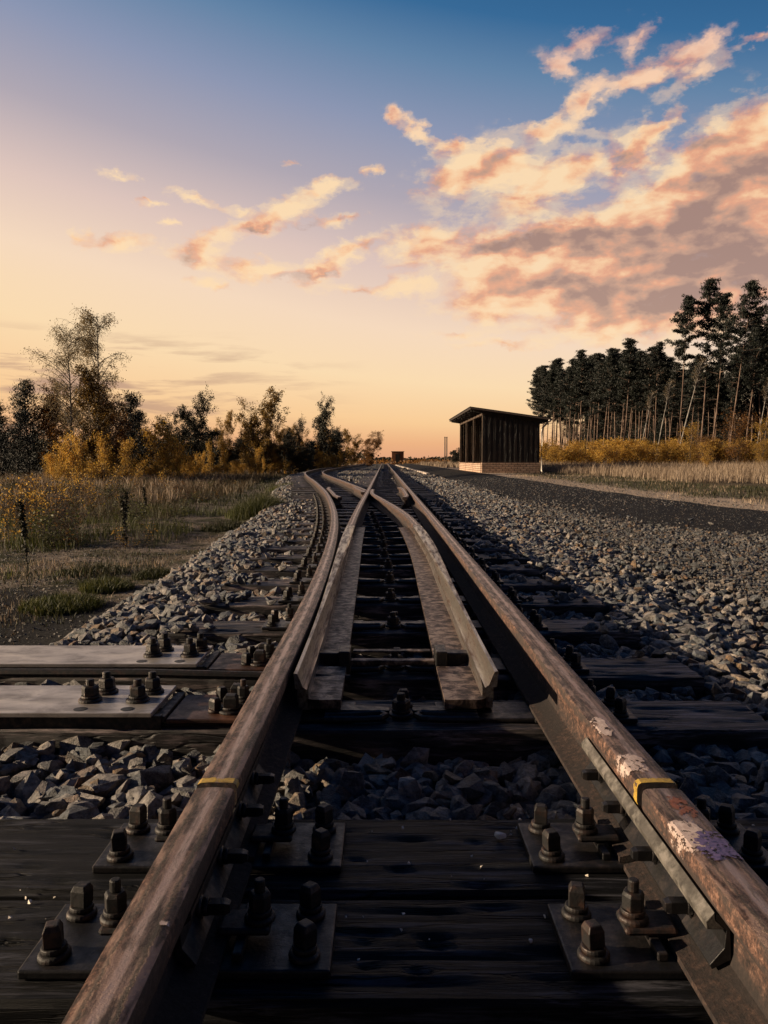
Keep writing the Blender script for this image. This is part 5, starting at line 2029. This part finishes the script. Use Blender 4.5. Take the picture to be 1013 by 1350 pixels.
BLOBS = [(985, 190, 95, 70, -30, 1.0), (1040, 280, 170, 110, 0, 1.15), (900, 262, 130, 62, -22, 1.05), (830, 300, 140, 48, -10, 1.0), (720, 322, 150, 36, 0, 1.0),
         (930, 360, 240, 80, 0, 1.3), (990, 240, 110, 80, -20, 1.1), (760, 378, 190, 42, 0, 1.0), (650, 355, 90, 40, 0, .8), (560, 322, 66, 34, -15, .95), (650, 402, 90, 28, 0, .8), (850, 425, 200, 34, 0, .85),
         (545, 378, 42, 16, 0, .85), (600, 228, 62, 38, -20, .95), (655, 215, 70, 34, -15, .95), (700, 250, 75, 42, -20, 1.0), (760, 225, 60, 30, -30, .8), (835, 200, 55, 34, -38, .9), (872, 165, 34, 15, -30, .9),
         (725, 172, 66, 15, 6, .9), (768, 132, 42, 20, -40, .95), (742, 93, 26, 18, 0, .9), (770, 60, 60, 22, -12, .68), (840, 58, 34, 22, -30, .66), (870, 92, 80, 24, -15, .66), (932, 62, 42, 13, -20, .75),
         (920, 98, 60, 20, -25, .62), (1000, 50, 36, 13, -10, .75), (550, 170, 46, 13, 28, .75), (516, 146, 14, 15, 0, .8), (600, 190, 40, 12, 0, .7), (820, 110, 50, 16, -10, .6),
         (430, 246, 46, 13, -8, .8), (490, 222, 16, 9, 0, .75), (258, 262, 38, 10, 10, .8), (200, 269, 18, 7, 0, .7), (160, 231, 24, 8, 0, .62), (385, 272, 55, 17, -20, .85), (345, 296, 70, 18, -10, .85),
         (265, 325, 52, 24, -15, .95), (445, 293, 40, 11, -10, .75), (155, 318, 46, 13, -5, .8), (107, 310, 18, 14, 0, .72), (335, 355, 72, 18, 6, .92), (430, 352, 46, 17, -25, .88), (465, 325, 60, 12, -20, .72),
         (285, 378, 34, 10, 5, .8), (225, 290, 15, 7, 0, .65), (475, 382, 60, 11, 0, .62), (660, 455, 80, 8, 0, .62), (380, 215, 24, 8, 0, .55), (320, 275, 30, 8, 0, .6), (610, 440, 60, 8, 0, .5)]
DARK = [(760, 318, 190, 30, 4, 1.0), (960, 250, 130, 75, -25, 1.1), (960, 350, 170, 60, 0, 1.1), (760, 378, 120, 24, 3, .9), (640, 325, 60, 20, 0, .7), (860, 405, 150, 26, 0, .9), (340, 303, 40, 9, -5, .9), (400, 300, 45, 9, -12, .9),
        (430, 362, 34, 10, -25, 1.0), (380, 365, 40, 9, 0, .7), (460, 290, 22, 8, 0, .9), (900, 90, 70, 18, -20, .6), (810, 225, 40, 22, -30, .7)]


def blob_group(name, blobs, warp):
    ng = bpy.data.node_groups.new(name, 'ShaderNodeTree')
    ng.interface.new_socket('P', in_out='INPUT', socket_type='NodeSocketVector')
    ng.interface.new_socket('Value', in_out='OUTPUT', socket_type='NodeSocketFloat')
    gi = ng.nodes.new('NodeGroupInput'); go = ng.nodes.new('NodeGroupOutput')
    P = gi.outputs[0]
    nz = ng.nodes.new('ShaderNodeTexNoise')
    nz.inputs['Scale'].default_value = 0.55; nz.inputs['Detail'].default_value = 4; nz.inputs['Roughness'].default_value = .6
    mpp = ng.nodes.new('ShaderNodeMapping'); mpp.inputs['Scale'].default_value = (1, 1.5, 1)
    ng.links.new(P, mpp.inputs[0]); ng.links.new(mpp.outputs[0], nz.inputs['Vector'])
    sb = ng.nodes.new('ShaderNodeVectorMath'); sb.operation = 'SUBTRACT'; sb.inputs[1].default_value = (.5, .5, .5)
    ng.links.new(nz.outputs['Color'], sb.inputs[0])
    sc_ = ng.nodes.new('ShaderNodeVectorMath'); sc_.operation = 'MULTIPLY'; sc_.inputs[1].default_value = (warp, warp * .6, 0)
    ng.links.new(sb.outputs[0], sc_.inputs[0])
    ad = ng.nodes.new('ShaderNodeVectorMath'); ad.operation = 'ADD'
    ng.links.new(P, ad.inputs[0]); ng.links.new(sc_.outputs[0], ad.inputs[1])
    Pw = ad.outputs[0]
    acc = None
    for (px, py, rx, ry, rot, w) in blobs:
        a, e = azel(px, py)
        a2, _ = azel(px + rx, py); _, e2 = azel(px, py - ry)
        ra, re = abs(a2 - a) * 1.55, abs(e2 - e) * 1.55
        mp = ng.nodes.new('ShaderNodeMapping'); mp.vector_type = 'TEXTURE'
        mp.inputs['Location'].default_value = (a, e, 0)
        mp.inputs['Rotation'].default_value = (0, 0, -R(rot))
        mp.inputs['Scale'].default_value = (ra, re, 1)
        ng.links.new(Pw, mp.inputs[0])
        gr = ng.nodes.new('ShaderNodeTexGradient'); gr.gradient_type = 'QUADRATIC_SPHERE'
        ng.links.new(mp.outputs[0], gr.inputs[0])
        v = math_(ng, 'MULTIPLY', gr.outputs['Fac'], w * 1.5)
        acc = v if acc is None else math_(ng, 'SMOOTH_MAX' if False else 'ADD', acc, v)
    acc = math_(ng, 'MINIMUM', acc, 1.15)
    ng.links.new(acc, go.inputs[0])
    return ng


w = bpy.data.worlds.new("World")
scene.world = w
w.use_nodes = True
nt = w.node_tree
for n in list(nt.nodes): nt.nodes.remove(n)
out = N(nt, 'ShaderNodeOutputWorld')
bg = N(nt, 'ShaderNodeBackground')
nt.links.new(bg.outputs[0], out.inputs[0])
tc = N(nt, 'ShaderNodeTexCoord')
sep = N(nt, 'ShaderNodeSeparateXYZ')
nt.links.new(tc.outputs['Generated'], sep.inputs[0])
DX, DY, DZZ = sep.outputs
el = math_(nt, 'MULTIPLY', math_(nt, 'ARCSINE', DZZ), 57.2958)
az = math_(nt, 'MULTIPLY', math_(nt, 'ARCTAN2', DX, DY), 57.2958)
cb = N(nt, 'ShaderNodeCombineXYZ')
nt.links.new(az, cb.inputs[0]); nt.links.new(el, cb.inputs[1])
P = cb.outputs[0]
# gradient: warm side left, blue side right
sm = math_(nt, 'SMOOTHSTEP' if False else 'MULTIPLY', math_(nt, 'DIVIDE', el, 12.0, clamp=True), DX)
e2 = math_(nt, 'ADD', el, math_(nt, 'MULTIPLY', sm, 11.0))
stops_deg = [(-2, (190, 130, 105)), (0, (228, 166, 128)), (1.2, (240, 180, 132)), (2.8, (252, 206, 152)), (5.9, (254, 222, 178)), (9.6, (249, 220, 192)), (13.8, (226, 200, 190)), (18.5, (178, 169, 180)),
             (23, (142, 152, 180)), (27, (100, 133, 168)), (30.0, (55, 106, 152)), (36, (26, 74, 120)), (50, (13, 50, 94)), (90, (6, 30, 68))]
f = math_(nt, 'DIVIDE', math_(nt, 'ADD', e2, 2.0), 92.0, clamp=True)
sky = ramp(nt, f, [((d + 2) / 92.0, lin(c)) for d, c in stops_deg])
# behind the camera and overhead the dusk sky is dimmer
dim = ramp(nt, math_(nt, 'ADD', math_(nt, 'MULTIPLY', DY, .5), .5), [(0.0, (.07, .1, .17)), (0.4, (.18, .23, .33)), (0.6, (.6, .66, .74)), (0.8, 1.0)])
nsk = N(nt, 'ShaderNodeTexSky')
nsk.sky_type = 'NISHITA'
nsk.sun_disc = False
nsk.sun_elevation = R(SUN_EL)
nsk.sun_rotation = math.atan2(sd.x, sd.y)
nish = mix(nt, 1.0, nsk.outputs[0], (.08, .08, .08, 1), 'MULTIPLY')
sky = mix(nt, .04, sky, nish)

cg = blob_group('cloud_cover', BLOBS, 3.4)
dg = blob_group('cloud_shade', DARK, 3.4)
g1 = N(nt, 'ShaderNodeGroup'); g1.node_tree = cg; nt.links.new(P, g1.inputs[0])
g3 = N(nt, 'ShaderNodeGroup'); g3.node_tree = dg; nt.links.new(P, g3.inputs[0])


def fbm(vec, off, scale=.34, det=6, rough=.5, st=(1, 1.9, 1), dist=.25):
    mp = N(nt, 'ShaderNodeMapping'); mp.inputs['Location'].default_value = off; mp.inputs['Scale'].default_value = st
    nt.links.new(vec, mp.inputs[0])
    return noise(nt, mp.outputs[0], scale, det, rough, dist)


n_a = fbm(P, (0, 0, 0))
n_b = fbm(P, (1.1, -1.0, 0))          # sampled towards the light side
n_f = fbm(P, (0, 0, 5), 1.3, 6, .6)
n_l = fbm(P, (7, 3, 2), .16, 3, .5)
dens = math_(nt, 'ADD', g1.outputs[0], math_(nt, 'MULTIPLY', math_(nt, 'SUBTRACT', n_a, .5), 1.45))
dens = math_(nt, 'ADD', dens, math_(nt, 'MULTIPLY', math_(nt, 'SUBTRACT', n_f, .5), .7))
gate = math_(nt, 'MULTIPLY', g1.outputs[0], 5.0, clamp=True)
cov = math_(nt, 'MULTIPLY', ramp(nt, dens, [(.06, 0), (.42, .42), (.75, .85), (1.1, 1)], 'EASE'), gate)
light = math_(nt, 'ADD', .8, math_(nt, 'MULTIPLY', math_(nt, 'SUBTRACT', n_a, n_b), 2.0))
light = math_(nt, 'ADD', light, math_(nt, 'MULTIPLY', math_(nt, 'SUBTRACT', n_l, .5), .9))
light = math_(nt, 'ADD', light, math_(nt, 'MULTIPLY', math_(nt, 'SUBTRACT', n_f, .5), .35))
thick = math_(nt, 'MULTIPLY', math_(nt, 'SUBTRACT', dens, .8, clamp=True), .3)
light = math_(nt, 'SUBTRACT', light, math_(nt, 'MULTIPLY', g3.outputs[0], .56))
light = math_(nt, 'SUBTRACT', light, thick, clamp=True)
ccol = ramp(nt, light, [(0.0, lin((166, 132, 118))), (.22, lin((198, 156, 132))), (.44, lin((234, 168, 132))), (.66, lin((252, 204, 158))), (.9, lin((255, 222, 178)))])
# high clouds are pinker
hi = ramp(nt, math_(nt, 'DIVIDE', el, 40.0, clamp=True), [(.52, 0), (.72, .62)])
ccol = mix(nt, hi, ccol, mix(nt, light, lin((112, 120, 152)), lin((240, 165, 165))))
cov2 = math_(nt, 'MULTIPLY', cov, ramp(nt, math_(nt, 'DIVIDE', el, 40.0, clamp=True), [(.0, .75), (.6, .97), (.75, .8)]))
sky2 = mix(nt, cov2, sky, ccol)
# streaks low on the left
stn = fbm(P, (3, 1, 0), .09, 6, .6, (1, 7.5, 1), .3)
msk = math_(nt, 'MULTIPLY', ramp(nt, math_(nt, 'DIVIDE', math_(nt, 'ADD', az, 60), 80.0, clamp=True), [(.2, 1), (.5, .95), (.74, 0)]),
            ramp(nt, math_(nt, 'DIVIDE', el, 12.0, clamp=True), [(.1, 0), (.22, 1), (.6, 1), (.76, 0)]))
stk = math_(nt, 'MULTIPLY', ramp(nt, stn, [(.5, 0), (.6, 1)]), msk)
sky2 = mix(nt, math_(nt, 'MULTIPLY', stk, .8), sky2, lin((176, 140, 125)))
sky2 = mix(nt, 1.0, sky2, dim, 'MULTIPLY')
nt.links.new(sky2, bg.inputs['Color'])
bg.inputs['Strength'].default_value = 0.707
w.cycles.sampling_method = 'MANUAL'
w.cycles.sample_map_resolution = 512

# ------------------------------------------------------------------ colour management
scene.view_settings.view_transform = 'Standard'
scene.view_settings.look = 'None'
scene.view_settings.exposure = 0.5
scene.view_settings.gamma = 1.0
scene.cycles.use_denoising = True
scene.cycles.max_bounces = 5
scene.cycles.diffuse_bounces = 2
scene.cycles.glossy_bounces = 2
scene.cycles.transparent_max_bounces = 6
